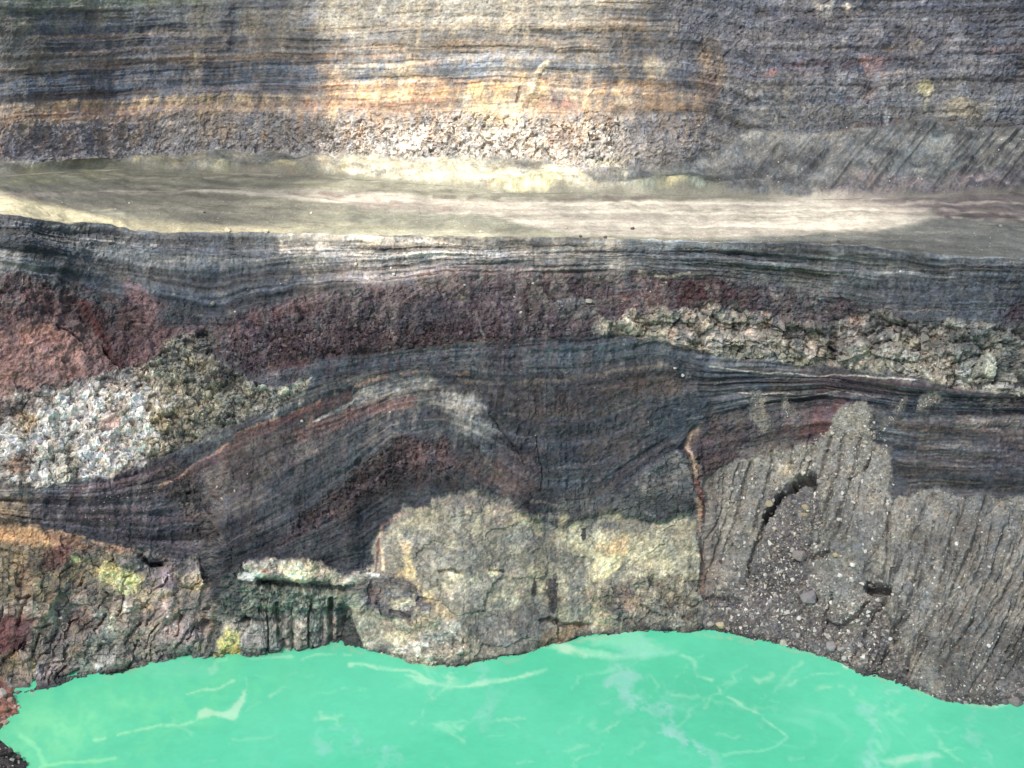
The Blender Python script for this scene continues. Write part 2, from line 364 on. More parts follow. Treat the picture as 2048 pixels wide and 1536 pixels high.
# dark ash below scoria
A.poly([(470,760),(560,728),(640,712),(760,702),(900,690),(1050,682),(1180,668),(1260,675),(1320,690),(1380,705),(1420,730),(1400,745),(1310,724),(1200,735),(1100,748),(1020,753),(900,744),(800,747),(740,760),(600,802),(540,825),(440,872),(330,925),(350,900),(440,850),(530,815),(590,780)], (72,80,86), (60,66,74), soft=5, reg=4, w=dict(str=.7, ver=.6, rub=.5, blk=.1, mac=1, fin=.6), scale=40)
A.poly([(800,700),(1100,690),(1180,700),(1150,740),(1000,748),(820,742)], (90,94,92), (66,74,82), soft=14, a=.75, scale=16, w=dict(ver=1.2))
A.poly([(500,745),(560,735),(620,735),(600,770),(540,775)], (94,92,96), (76,76,82), soft=7, w=dict(rub=.8, blk=.2), reg=4)
A.poly([(530,735),(560,718),(625,712),(610,735),(560,738)], (112,76,78), (92,64,66), soft=6)
A.poly([(560,800),(700,745),(800,735),(740,757),(600,802)], (92,92,86), (74,76,76), soft=6, a=.8, aniso=2)
# lava band left
LL = [(-680,830),(0,800),(50,792),(130,770),(230,745),(310,712),(360,682),(418,655),(425,700),(445,735),(500,765),(535,782),(600,770),(622,758),(600,778),(545,820),(440,858),(420,850),(320,912),(270,942),(200,962),(60,978),(0,965),(-680,970)]
A.poly(LL, (172,166,158), (130,126,120), soft=4, warp=1.5, reg=5, w=W_LAV, scale=18)
A.poly([(0,800),(130,772),(250,745),(200,770),(110,800),(30,850),(-100,860),(-680,850)], (112,96,94), (86,76,78), soft=9, a=.9, scale=12, w=dict(blk=.4))
A.poly([(60,830),(140,790),(200,765),(300,770),(310,860),(280,930),(200,955),(90,965),(40,900)], (206,200,195), (160,152,147), soft=16, scale=12)
A.poly([(230,750),(330,720),(320,790),(240,770)], (130,122,116), (100,95,94), soft=9, scale=10)
for k in range(46):
    x_ = random.uniform(10, 310); y_ = random.uniform(785, 955)
    A.blob(x_, y_, random.uniform(6, 26), random.uniform(5, 18), random.choice([(204,198,194),(190,184,180),(150,143,138),(124,116,112),(176,158,152),(214,210,206),(140,132,120)]), a=.55, noise=.6, soft=.6)
for k in range(30):
    x_ = random.uniform(70, 290); y_ = random.uniform(860, 930); A.stroke([(x_, y_), (x_+random.uniform(-5, 5), y_+random.uniform(15, 45))], random.uniform(2, 5), (204,200,196), a=.5, patchy=.2)
A.blob(226,842,17,15, (206,168,164), (190,150,148), a=.9, w=dict(blk=.3), disp=.8)
A.blob(215,895,14,18, (196,172,160), (170,150,142), a=.9)
A.blob(160,830,40,32, (208,200,196), (180,166,162), a=.8)
A.poly([(90,880),(120,830),(160,870),(150,960),(95,965)], (150,148,138), (122,122,114), soft=8, a=.8, w=dict(ver=1))
A.blob(15,890,26,30, (205,208,206), (176,176,172), a=.9); A.blob(30,925,26,22, (140,100,78), (110,84,74), a=.8)
A.blob(60,840,28,18, (172,148,110), (140,120,96), a=.7)
A.stroke([(95,918),(88,965)], 8, (190,188,184), a=.8); A.stroke([(100,840),(112,815),(125,830)], 5, (150,152,146), a=.9, disp=.5)
A.poly([(310,712),(360,682),(418,655),(425,700),(445,735),(500,765),(535,782),(600,770),(622,758),(545,820),(440,858),(325,908),(300,860),(310,790)], (142,138,120), (104,101,93), soft=18, warp=1.8, scale=12, reg=5)
A.poly([(310,790),(345,770),(365,830),(340,880),(300,890)], (166,146,98), (130,114,86), soft=9, a=.85, scale=9)
A.poly([(560,775),(600,768),(622,757),(600,775),(570,786)], (176,176,150), (140,142,122), soft=3, a=.9, reg=5)
for k in range(60):
    x_ = random.gauss(312, 26); y_ = random.uniform(745, 905)
    if inpoly(LL, x_, y_): A.blob(x_, y_, random.uniform(5, 17), random.uniform(5, 14), random.choice([(196,190,182),(140,135,118),(168,163,150),(120,116,104),(182,176,166)]), a=.6, noise=.7, soft=.6)
A.blob(455,760,14,20, (98,92,80), (80,76,70), a=.9); A.blob(415,688,20,36, (92,90,84), (74,72,72), a=.8)
A.stroke([(245,745),(330,705),(400,665)], 5, (70,62,60), a=.6)
A.blob(405,665,12,9, (60,62,62), disp=-1.5)
# lava band right
LR = [(1178,660),(1200,645),(1245,632),(1330,618),(1420,614),(1480,622),(1545,638),(1600,648),(1650,655),(1690,632),(1740,618),(1790,620),(1830,640),(1900,648),(2060,655),(2850,665),(2850,800),(2060,792),(1980,785),(1920,772),(1840,760),(1740,745),(1660,735),(1560,726),(1470,715),(1400,704),(1330,682),(1260,672),(1200,668)]
A.poly(LR, (150,143,134), (108,101,96), soft=3.5, warp=1.5, reg=7, w=W_LAV, scale=15)
A.poly([(1180,662),(1260,630),(1330,618),(1370,640),(1350,690),(1250,672)], (152,146,128), (120,114,102), soft=7, scale=10)
A.poly([(1480,625),(1600,648),(1640,665),(1600,690),(1500,660)], (112,106,100), (84,80,80), soft=8, a=.8, scale=8)
A.poly([(1430,690),(1560,700),(1650,715),(1640,735),(1540,722),(1440,712)], (124,126,112), (92,96,88), soft=6, scale=8)
A.poly([(1700,700),(1800,700),(1900,720),(1960,770),(1850,760),(1700,742)], (150,146,136), (112,112,104), soft=9, a=.8, scale=9)
A.poly([(1900,640),(2060,650),(2850,660),(2850,750),(2060,760),(1930,770),(1900,700)], (122,124,116), (92,92,90), soft=9, scale=10, w=dict(ver=.5))
A.blob(1985,728,15,26, (156,160,146), (130,136,122), a=.95, disp=1.2, w=dict(blk=.3))
A.poly([(1920,745),(2000,770),(2060,790),(1990,785),(1930,775)], (176,176,162), (140,140,128), soft=6, a=.8)
for x_, y_, a_, b_, c_ in [(1505,665,20,15,(170,152,144)),(1528,650,10,8,(176,140,116)),(1628,705,18,16,(150,142,140)),(1708,640,14,14,(146,120,106)),(1528,628,10,6,(172,130,96)),(1760,640,7,9,(170,126,96)),(1345,665,12,9,(170,140,118)),(1740,700,16,10,(150,142,112)),(1810,680,18,16,(138,134,108)),(1375,690,10,6,(160,140,130))]:
    A.blob(x_, y_, a_, b_, c_, a=.8)
A.stroke([(1670,640),(1668,680),(1662,712)], 16, (92,80,74), (70,62,60), a=.9, disp=-1.5)
A.stroke([(1612,662),(1640,666),(1660,672)], 7, disp=-2.6); A.stroke([(1730,670),(1760,652),(1800,645),(1830,662)], 7, disp=-2.6)
A.stroke([(1830,660),(1850,680),(1838,700)], 7, disp=-2.2); A.stroke([(1465,640),(1468,662),(1480,668)], 5, disp=-1.6)
A.poly([(1730,625),(1800,620),(1850,650),(1840,665),(1790,645),(1735,672)], (84,80,76), (66,64,64), soft=5, a=.8, scale=7, disp=1.0)
A.poly([(1620,650),(1680,640),(1680,672),(1622,662)], (104,98,90), (80,76,74), soft=5, a=.8, scale=7, disp=1.0)
# bedded dark band under the right lava
A.poly([(1330,690),(1400,708),(1560,730),(1740,750),(1900,778),(2060,798),(2850,806),(2850,840),(2060,832),(1900,825),(1700,800),(1560,810),(1430,830),(1400,760)], (80,78,82), (64,68,76), soft=5, reg=8, w=dict(str=1.1, rub=.2, ver=.15, blk=0, mac=.8, fin=.3), scale=40, aniso=4)
A.poly([(1600,735),(1800,755),(1960,790),(1900,800),(1700,790),(1600,780)], (98,72,76), (80,66,72), soft=9, a=.8, aniso=4)
A.poly([(1420,720),(1560,745),(1640,760),(1600,800),(1440,810),(1400,770)], (70,78,88), (82,76,74), soft=8, a=.75, aniso=4, scale=14)
A.poly([(1740,785),(1850,780),(1980,800),(2060,815),(2060,832),(1860,825),(1740,815)], (58,68,80), (50,58,68), soft=6, a=.85, aniso=3)
A.poly([(1900,775),(2060,798),(2850,800),(2850,820),(2060,815),(1960,800)], (104,80,76), (84,74,74), soft=6, a=.7)
A.stroke([(1420,733),(1520,745),(1600,750),(1720,752),(1830,762)], 2.4, (128,130,126), a=.6)
A.stroke([(1440,786),(1560,788),(1680,785),(1760,792)], 2, (120,120,116), a=.5)
# red, brown and purple rock between the mound and the scree
A.poly([(1400,850),(1440,835),(1560,806),(1700,800),(1760,812),(1740,840),(1700,870),(1640,890),(1570,900),(1500,920),(1430,945),(1400,960),(1385,900)], (94,74,74), (74,62,66), soft=6, reg=9, w=dict(str=.4, rub=.8, blk=.1, ver=.1, mac=1, fin=.6), scale=24)
A.poly([(1600,812),(1690,802),(1688,835),(1660,868),(1600,880),(1568,860),(1566,820)], (108,70,68), (88,60,62), soft=7, w=dict(str=.7, rub=.3), scale=18, aniso=2)
A.poly([(1540,900),(1620,882),(1560,905),(1480,930),(1420,950),(1460,925)], (110,58,56), (90,52,54), soft=7, a=.8)
A.poly([(1405,820),(1480,818),(1560,806),(1560,840),(1450,850)], (98,88,80), (78,74,72), soft=8, a=.8, aniso=3)
A.blob(1505,870,30,20, (74,64,70), (66,58,64), a=.8)
A.poly([(1560,815),(1620,815),(1610,860),(1565,850)], (110,98,92), (92,80,78), soft=8, a=.6)
# right bedded strata
A.poly([(1740,812),(1830,828),(2060,832),(2850,840),(2850,1020),(2060,1005),(1960,988),(1900,982),(1850,972),(1800,990),(1785,1000),(1775,940),(1785,880),(1745,860),(1700,850)], (86,82,80), (68,70,76), soft=6, reg=10, w=dict(str=1.0, rub=.4, ver=.35, blk=.05, mac=1.1, fin=.5), scale=45, aniso=2.5)
A.poly([(1780,830),(1940,830),(2060,835),(2850,840),(2850,880),(2060,880),(1900,860),(1800,880)], (100,84,76), (82,74,72), soft=12, a=.8, scale=18, aniso=4)
A.poly([(1840,880),(1950,860),(1900,930),(1820,960),(1800,930)], (90,84,72), (72,72,72), soft=14, a=.7)
A.poly([(1900,930),(2060,920),(2850,920),(2850,1015),(2060,1000),(1900,975),(1800,960)], (70,76,82), (60,66,74), soft=14, a=.75, scale=20, aniso=3)
A.poly([(1960,880),(2060,870),(2060,930),(1980,930)], (82,66,68), (72,66,72), soft=12, a=.7, aniso=3)
A.poly([(1745,860),(1790,850),(1830,870),(1810,920),(1780,900)], (66,74,84), (60,66,74), soft=9, a=.8)
# central fold: mound beds
def bed_lines():
    A.stroke([(1000,756),(900,744),(820,745),(740,760),(680,785),(600,818),(520,852),(440,895),(370,945),(300,985)], 5, (150,116,92), (128,86,76), a=.8, patchy=.1)
    A.stroke([(700,790),(600,830),(510,870),(430,915),(380,948)], 18, (98,72,70), (82,64,64), a=.7)
    A.stroke([(640,805),(560,838),(500,868)], 6, (112,68,62), a=.6)
    A.stroke([(820,800),(740,815),(660,845),(600,868)], 24, (124,82,76), (102,80,76), a=.7)
    A.stroke([(800,772),(740,790),(680,815),(625,842)], 5, (158,158,156), (130,130,130), a=.85, patchy=.1)
    A.stroke([(1280,545),(1330,558),(1380,548)], 5, (140,128,112), a=.6, patchy=.4)
    A.stroke([(930,762),(1020,768),(1120,762),(1250,742),(1330,732)], 5, (112,98,82), (92,84,74), a=.6, patchy=.1)
    A.stroke([(1000,835),(1100,832),(1200,828),(1300,800),(1360,790)], 6, (100,90,76), (84,78,72), a=.6, patchy=.2)
    A.stroke([(1420,733),(1520,745),(1600,750),(1720,752),(1830,762)], 2.4, (138,140,134), a=.6)
    A.stroke([(1440,786),(1560,788),(1680,785),(1760,792)], 2, (130,130,124), a=.5)
    A.stroke([(60,1048),(150,1076),(250,1096)], 5, (176,134,88), a=.6, patchy=.1)
    for k in range(70):
        x_ = random.uniform(0, 2000); t_ = random.random(); kk_ = random.choice((1, 2, 3)); f = lambda u: BC[kk_](u)*(1-t_) + BC[kk_+1](u)*t_
        if kk_ == 2 and x_ > 1000: continue
        w_ = random.uniform(60, 320)
        A.stroke([(x_ + w_*q_, float(f(x_ + w_*q_))) for q_ in (0, .25, .5, .75, 1)], random.uniform(1.8, 4.5), random.choice([(46,50,56),(48,44,46),(52,56,64),(112,98,86),(110,108,104),(98,72,64)]), a=.55, patchy=.3, warp=.4)
for k in range(150):
    x_ = random.uniform(430, 1760); y0_ = float(BC[1](x_)) + random.uniform(-25, 70); ln = random.uniform(20, 90); kx = random.uniform(.1, .6)
    A.stroke([(x_, y0_), (x_+ln*kx*.5, y0_+ln*.5), (x_+ln*kx, y0_+ln)], random.uniform(3, 12), random.choice([(104,98,96),(88,84,86),(118,110,106),(78,76,80),(96,82,82),(112,108,106)]), a=random.uniform(.4, .85), patchy=.15, soft=.95, warp=1.3)
def right_lines():
    for k in range(75):
        x_ = random.uniform(1750, 2040); y_ = random.uniform(822, 1000); w_ = random.uniform(40, 200)
        A.stroke([(x_, y_), (x_+w_*.5, y_+random.uniform(-2, 3)), (x_+w_, y_+random.uniform(-3, 6))], random.uniform(1.8, 4.5), random.choice([(46,52,60),(118,104,92),(104,100,94),(58,66,80),(50,46,48),(112,84,74)]), a=.6, patchy=.25, warp=.5)
    for k in range(60):
        x_ = random.uniform(900, 1380); y_ = random.uniform(760, 980); w_ = random.uniform(20, 110)
        A.stroke([(x_, y_), (x_+w_*.5, y_+random.uniform(-4, 3)), (x_+w_, y_-random.uniform(-3, 12))], random.uniform(1.8, 3.6), random.choice([(44,48,56),(104,94,84),(100,84,78),(96,98,98),(56,60,70)]), a=.5, patchy=.3, warp=.7)
    for k in range(110):
        x_ = random.uniform(-10, 2060); y_ = float(rim(x_)) + random.uniform(4, 62); w_ = random.uniform(40, 240)
        A.stroke([(x_, y_), (x_+w_*.5, y_ + float(rim(x_+w_*.5)-rim(x_))), (x_+w_, y_ + float(rim(x_+w_)-rim(x_)))], random.uniform(1.6, 3), random.choice([(40,42,46),(50,54,58),(128,124,114),(36,40,46)]), a=.55, patchy=.25, warp=.3)
bed_lines()
right_lines()
A.blob(622,843,12,12, (164,130,108), a=.8)
A.poly([(720,770),(790,752),(860,752),(930,775),(965,820),(940,840),(880,810),(830,800),(760,800),(700,810)], (146,144,136), (104,100,94), soft=12, a=.85, scale=14, w=dict(ver=.3, rub=.7))
A.poly([(890,780),(950,795),(965,830),(920,820)], (176,176,172), (140,136,130), soft=8, a=.8, scale=9)
A.poly([(900,830),(990,850),(1000,880),(920,870)], (128,130,120), (92,94,92), soft=12, a=.6)
A.blob(780,800,60,22, (122,112,98), (104,96,90), a=.6, rot=-10)
A.poly([(480,885),(600,850),(660,860),(640,900),(560,940),(480,960),(420,960)], (84,68,68), (100,90,78), soft=12, a=.8, scale=22)
A.poly([(400,950),(470,900),(500,930),(540,990),(470,1030),(430,1040)], (110,98,88), (92,84,80), soft=12, a=.85)
A.stroke([(330,905),(360,940),(400,960),(440,1000)], 10, (84,62,60), a=.6)
A.poly([(450,920),(500,905),(530,960),(470,990)], (72,60,62), soft=8, a=.8)
A.poly([(640,890),(760,840),(830,850),(790,900),(720,960),(640,960)], (74,80,88), (82,82,78), soft=16, a=.75)
A.poly([(780,820),(870,830),(900,880),(850,880),(780,870)], (80,84,88), (70,72,78), soft=14, a=.6)
A.poly([(700,960),(740,905),(800,870),(880,880),(920,930),(900,965),(820,960),(760,985),(660,1040),(560,1090),(600,1030)], (94,72,68), (64,52,54), soft=9, a=.95, scale=12, w=dict(rub=1.6, blk=.5))
A.poly([(820,880),(900,885),(920,930),(880,940),(820,920)], (118,86,78), (86,66,64), soft=8, a=.7, scale=8)
A.stroke([(760,980),(820,955),(900,950),(980,985)], 22, (74,76,76), (60,62,64), a=.7)
A.poly([(920,920),(1000,900),(1075,910),(1080,985),(1020,990),(950,960)], (98,76,72), (80,64,66), soft=10, a=.8, scale=18)
A.blob(975,945,35,20, (124,98,74), (98,76,68), a=.6); A.blob(1010,975,20,14, (116,90,72), a=.6)
A.poly([(880,760),(1100,758),(1240,742),(1350,740),(1380,780),(1280,800),(1100,830),(1000,810),(930,780)], (82,70,70), (66,60,64), soft=9, a=.9, scale=26, aniso=3, w=dict(ver=.7))
A.stroke([(930,762),(1020,768),(1120,762),(1250,742),(1330,732)], 9, (112,98,82), (92,84,74), a=.75)
A.poly([(1000,800),(1150,790),(1150,830),(1050,835)], (98,88,90), (70,64,68), soft=12, a=.6, w=dict(ver=1.6))
A.stroke([(1000,835),(1100,832),(1200,828),(1300,800),(1360,790)], 12, (100,90,76), (84,78,72), a=.7)
A.poly([(1150,795),(1300,780),(1310,805),(1180,825)], (66,74,78), (60,66,72), soft=9, a=.7)
A.poly([(1260,760),(1380,755),(1400,790),(1330,800),(1270,790)], (100,82,72), (82,72,68), soft=9, a=.8)
A.poly([(1290,800),(1360,782),(1410,790),(1420,840),(1390,880),(1330,870),(1300,840)], (60,72,82), (52,62,72), soft=9, a=.9, w=dict(str=.1, rub=.5, blk=.1, ver=.4))
A.poly([(1060,850),(1250,840),(1340,880),(1300,910),(1230,960),(1160,1000),(1080,1000),(1075,900)], (74,76,82), (60,64,72), soft=14, a=.8, scale=26, w=dict(ver=.9))
A.poly([(1150,880),(1260,870),(1280,920),(1180,930)], (94,76,68), (78,68,68), soft=18, a=.7)
A.stroke([(975,830),(1000,860),(1030,900),(1045,930)], 3, (56,54,58), disp=-1.2, a=.8)
A.stroke([(1076,880),(1080,940),(1078,985)], 4, disp=-.9)
# left bedded wedge
A.poly([(-680,975),(0,975),(60,982),(200,968),(330,920),(360,960),(400,1030),(420,1100),(380,1110),(250,1092),(150,1075),(60,1048),(-680,1040)], (80,72,76), (66,62,70), soft=5, reg=6, w=dict(str=1.0, rub=.6, blk=.15, ver=.1, mac=1, fin=.7), scale=34, aniso=2)
A.poly([(180,968),(330,920),(340,945),(200,990),(120,1000)], (98,74,76), (80,64,66), soft=8, a=.8, aniso=3)
A.poly([(-680,975),(0,975),(50,1000),(60,1040),(0,1045),(-680,1040)], (150,122,82), (92,84,62), soft=14, a=.8)
A.blob(45,985,30,16, (64,74,66), a=.7)
A.poly([(310,920),(380,950),(420,1010),(440,1080),(400,1090),(350,1000)], (66,58,58), (84,74,70), soft=10, a=.85, w=dict(rub=1.4, blk=.5), scale=12)
A.stroke([(345,925),(400,985),(430,1040),(450,1090)], 7, (92,76,68), a=.6, disp=.8)
A.stroke([(300,1025),(380,1030)], 3, disp=-.8)
# ochre, red and purple rock bottom left
A.poly([(-680,1040),(0,1045),(60,1050),(150,1078),(260,1098),(400,1118),(440,1160),(440,1320),(-680,1450)], (134,120,108), (104,96,92), soft=5, reg=11, w=dict(str=.1, blk=.5, rub=.55, ver=.2, mac=1.9, fin=.6), scale=30)
A.poly([(-680,1045),(0,1048),(60,1052),(150,1078),(170,1095),(90,1095),(0,1090),(-680,1090)], (190,146,84), (164,120,76), soft=6, a=.95, scale=12)
A.poly([(80,1065),(250,1098),(280,1110),(160,1100)], (146,104,76), (120,84,68), soft=5, a=.8)
A.poly([(-680,1085),(0,1085),(120,1100),(240,1110),(260,1150),(200,1180),(100,1200),(0,1210),(-680,1210)], (120,108,70), (86,78,60), soft=12, a=.85, scale=16)
A.poly([(90,1105),(140,1090),(150,1110),(110,1140),(80,1135)], (128,70,62), (108,66,58), soft=7, a=.85)
A.poly([(-680,1230),(0,1235),(50,1225),(80,1240),(70,1270),(30,1310),(0,1320),(-680,1330)], (122,68,64), (98,58,58), soft=9, a=.95, w=dict(blk=.25, rub=.6))
A.poly([(130,1230),(190,1225),(190,1250),(140,1260)], (100,72,66), (88,70,66), soft=8, a=.7)
A.poly([(40,1130),(70,1120),(60,1200),(30,1230)], (128,98,76), (104,84,70), soft=8, a=.7)
A.poly([(195,1130),(260,1130),(285,1150),(280,1180),(230,1185),(190,1165)], (180,164,96), (142,132,88), soft=7, a=.95, scale=8)
A.blob(262,1160,20,13, (214,192,92), (190,170,90), a=.9); A.blob(150,1116,9,6, (200,180,90), a=.8)
A.poly([(130,1170),(200,1150),(230,1180),(180,1200),(140,1190)], (124,108,100), (106,92,88), soft=8, a=.8)
A.poly([(230,1110),(330,1110),(400,1130),(390,1150),(330,1140),(250,1140)], (112,100,100), (92,84,84), soft=8, a=.85)
A.poly([(305,1150),(340,1130),(360,1160),(350,1185),(310,1185)], (140,116,122), (118,98,104), soft=5, a=.95, w=dict(rub=.4, blk=.2), disp=1.5)
A.poly([(290,1175),(320,1180),(350,1185),(340,1210),(280,1225),(265,1200)], (176,158,122), (136,120,98), soft=6, a=.8, scale=8)
A.poly([(355,1150),(400,1145),(410,1180),(380,1190)], (182,166,128), (132,118,98), soft=6, a=.8, scale=7)
A.poly([(310,1200),(350,1200),(345,1240),(330,1260),(312,1230)], (140,122,122), (112,100,100), soft=5, a=.95, disp=1.2)
A.poly([(325,1275),(345,1250),(385,1240),(405,1270),(390,1300),(350,1310),(328,1300)], (152,136,138), (124,110,112), soft=5, a=.95, disp=1.4)
A.stroke([(285,1120),(300,1128),(330,1125)], 9, disp=-2.8, col=(52,48,46)); A.stroke([(370,1120),(420,1100)], 8, (120,112,98), a=.7)
A.poly([(-680,1300),(20,1310),(50,1310),(30,1340),(10,1370),(-680,1400)], (122,104,60), (88,80,58), soft=7, a=.85)
A.poly([(45,1310),(70,1280),(60,1330),(35,1365),(28,1355)], (144,128,110), (124,112,98), soft=4, a=.9, disp=.8)
A.poly([(65,1320),(80,1308),(70,1345),(58,1352)], (170,150,74), (136,120,66), soft=4, a=.8)
A.poly([(70,1340),(110,1310),(125,1320),(100,1360),(80,1365)], (146,136,140), (118,108,112), soft=4, a=.85, w=dict(ver=.8))
A.poly([(185,1325),(210,1300),(230,1300),(225,1330),(190,1345)], (166,168,172), (140,140,142), soft=4, a=.9)
A.poly([(150,1310),(180,1300),(185,1340),(160,1350)], (112,126,112), (96,106,94), soft=6, a=.8)
A.poly([(210,1230),(235,1225),(235,1270),(222,1290),(212,1265)], (160,168,150), (124,130,116), soft=5, a=.8, w=dict(ver=.8))
A.stroke([(250,1202),(252,1225)], 4, (186,196,186), a=.9); A.stroke([(228,1290),(232,1302)], 4, (196,196,170), a=.9)
A.poly([(180,1270),(250,1260),(330,1270),(420,1290),(430,1310),(340,1320),(240,1335),(180,1330)], (118,122,112), (96,98,92), soft=12, a=.6, scale=10)
A.poly([(340,1290),(400,1280),(410,1310),(350,1318)], (92,116,92), (80,96,80), soft=7, a=.7)
A.poly([(-680,1392),(0,1365),(90,1352),(150,1350),(150,1362),(60,1388),(0,1396),(-680,1440)], (88,80,80), (104,96,92), soft=5, a=.9, reg=11)
A.stroke([(80,1270),(65,1310),(55,1330)], 4, disp=-2.0); A.stroke([(105,1250),(75,1258)], 4, disp=-1.5)
A.stroke([(400,1120),(415,1200),(400,1300)], 6, disp=-1.2)
A.stroke([(112,1195),(95,1225),(72,1260)], 16, (142,118,94), (118,100,82), a=.8, disp=1.4)
# alcove
A.poly([(400,1100),(470,1100),(480,1160),(480,1200),(420,1210),(400,1160)], (76,74,76), (60,60,62), soft=9, reg=6, w=dict(blk=.5, rub=1.0, ver=.8))
A.poly([(440,1160),(480,1140),(600,1150),(700,1165),(712,1230),(718,1296),(640,1296),(500,1308),(420,1312),(425,1240)], (92,92,88), (74,80,76), soft=5, reg=12, w=dict(str=0, blk=.5, rub=.8, ver=1.4, mac=1, fin=.5), scale=14)
A.poly([(440,1230),(480,1240),(660,1225),(700,1250),(712,1296),(640,1298),(500,1308),(430,1312)], (152,145,140), (112,110,106), soft=7, scale=12, w=dict(ver=1.2, blk=.5))
A.poly([(480,1165),(660,1170),(690,1190),(670,1215),(560,1222),(480,1225)], (70,80,72), (128,136,120), soft=6, scale=6, w=dict(ver=.6, blk=.7), a=.9)
for x_, w_ in ((560,9),(590,6),(625,9),(660,8),(540,6),(610,4),(640,5),(690,7)):
    A.stroke([(x_,1190),(x_-4,1250),(x_-6,1300)], w_, (88,106,86), a=.55)
A.stroke([(520,1170),(600,1170),(680,1180)], 16, disp=-5.0); A.stroke([(662,1200),(660,1280)], 9, disp=-3.5)
A.stroke([(425,1220),(415,1300)], 9, disp=-3.0, col=(70,88,70), a=.7)
A.stroke([(487,1238),(520,1240),(540,1238)], 9, disp=-3.2)
A.stroke([(470,1245),(500,1240)], 7, disp=-2.2)
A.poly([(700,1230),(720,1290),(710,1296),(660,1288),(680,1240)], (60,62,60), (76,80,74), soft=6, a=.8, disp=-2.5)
A.poly([(455,1245),(475,1270),(478,1308),(428,1310),(440,1270)], (182,172,72), (140,142,82), soft=5, a=.95, scale=8, w=dict(blk=.25, ver=.2), disp=1.2)
A.blob(468,1300,9,12, (206,172,50), a=.8)
# pale ledge above the alcove
A.poly([(480,1130),(520,1115),(560,1118),(640,1128),(700,1140),(730,1140),(715,1175),(680,1170),(640,1168),(580,1168),(540,1170),(500,1150)], (166,158,142), (122,114,106), soft=6, reg=12, w=dict(str=.1, blk=.4, rub=1.0, ver=0), scale=9, disp=1.6, warp=1.6)
A.blob(598,1140,36,20, (216,204,160), (178,160,124), a=.85, scale=7); A.blob(500,1152,20,7, (206,200,190), a=.8); A.blob(525,1142,9,7, (190,130,108), a=.7)
A.blob(545,1155,16,12, (138,132,126), a=.8, disp=.8); A.blob(665,1150,20,14, (156,148,128), a=.7)
# headland
HL = [(700,1175),(745,1120),(762,1080),(790,1035),(850,1010),(890,985),(940,978),(1000,998),(1040,1025),(1070,1050),(1130,1062),(1160,1040),(1210,1020),(1240,1030),(1300,1045),(1350,1035),(1395,1025),(1402,1100),(1408,1200),(1400,1258),(1330,1262),(1200,1272),(1090,1292),(960,1327),(850,1330),(780,1314),(722,1300),(705,1240)]
A.poly(HL, (144,138,118), (116,113,104), soft=5, warp=1.4, reg=13, w=W_HED, scale=34)
A.poly([(800,1060),(960,1040),(1100,1080),(1170,1100),(1200,1180),(1050,1160),(900,1150),(820,1120)], (128,124,110), (106,104,98), soft=22, a=.8, scale=16)
A.poly([(880,990),(940,980),(1000,1000),(1060,1040),(1000,1050),(900,1030)], (140,124,106), (118,112,106), soft=8, a=.8, scale=12)
A.poly([(1120,1070),(1210,1060),(1290,1075),(1390,1050),(1398,1120),(1350,1170),(1300,1160),(1240,1130),(1180,1130)], (172,164,128), (134,130,108), soft=12, a=.9, scale=13)
A.poly([(1200,1110),(1240,1100),(1235,1140),(1190,1165),(1170,1150)], (208,190,124), (168,152,108), soft=7, a=.85, scale=8)
A.poly([(1205,1090),(1255,1075),(1245,1105),(1210,1110)], (196,160,100), (150,120,90), soft=8, a=.8)
A.stroke([(815,1090),(820,1140),(850,1180),(880,1220),(890,1240)], 16, (196,170,112), (158,140,108), a=.85)
A.blob(820,1148,16,10, (204,170,92), a=.9); A.blob(886,1240,24,20, (186,158,112), (150,134,110), a=.8)
A.stroke([(762,1085),(766,1050),(800,1030),(850,1015)], 7, (160,112,98), (186,160,128), a=.7); A.stroke([(762,1080),(758,1110),(752,1140)], 5, (120,62,56), a=.8)
A.stroke([(768,1100),(770,1140)], 7, (190,160,130), a=.7)
A.poly([(1040,1130),(1130,1140),(1180,1180),(1190,1240),(1120,1240),(1080,1200)], (152,146,112), (122,118,100), soft=12, a=.8, scale=10)
A.poly([(1140,1150),(1180,1190),(1182,1230),(1150,1250),(1120,1200)], (122,120,112), (98,98,96), soft=8, a=.8, disp=.8)
A.poly([(960,1230),(1060,1210),(1100,1230),(1080,1260),(1030,1290),(960,1300),(940,1270)], (120,116,110), (98,96,94), soft=8, a=.85)
A.stroke([(1080,1240),(1100,1238),(1130,1250),(1180,1252)], 9, disp=-2.2, col=(92,82,66), a=.8)
A.poly([(1085,1262),(1180,1245),(1180,1280),(1080,1292)], (146,118,80), (110,96,72), soft=5, a=.85, scale=8)
A.poly([(1200,1180),(1300,1150),(1400,1160),(1402,1250),(1330,1258),(1210,1268)], (118,110,92), (88,86,78), soft=9, a=.85, scale=12, w=dict(blk=.7, ver=.9))
A.blob(1270,1215,22,14, (142,118,94), a=.7); A.blob(1250,1190,22,12, (112,92,88), a=.7)
A.poly([(1190,1190),(1215,1200),(1230,1260),(1190,1268)], (160,148,110), (124,116,90), soft=6, a=.8)
A.poly([(1330,1060),(1395,1050),(1402,1180),(1360,1180)], (116,112,94), (92,90,82), soft=10, a=.7)
A.poly([(700,1180),(740,1150),(790,1145),(830,1165),(870,1210),(870,1260),(830,1262),(790,1240),(730,1225)], (112,104,104), (84,80,86), soft=6, a=.95, scale=14, w=dict(blk=.3, rub=.9), disp=1.8)
A.blob(750,1190,22,16, (120,98,92), a=.6)
A.blob(740,1150,26,6, (186,190,190), a=.8); A.blob(800,1200,24,22, (150,152,152), (104,102,106), a=.7, scale=6)
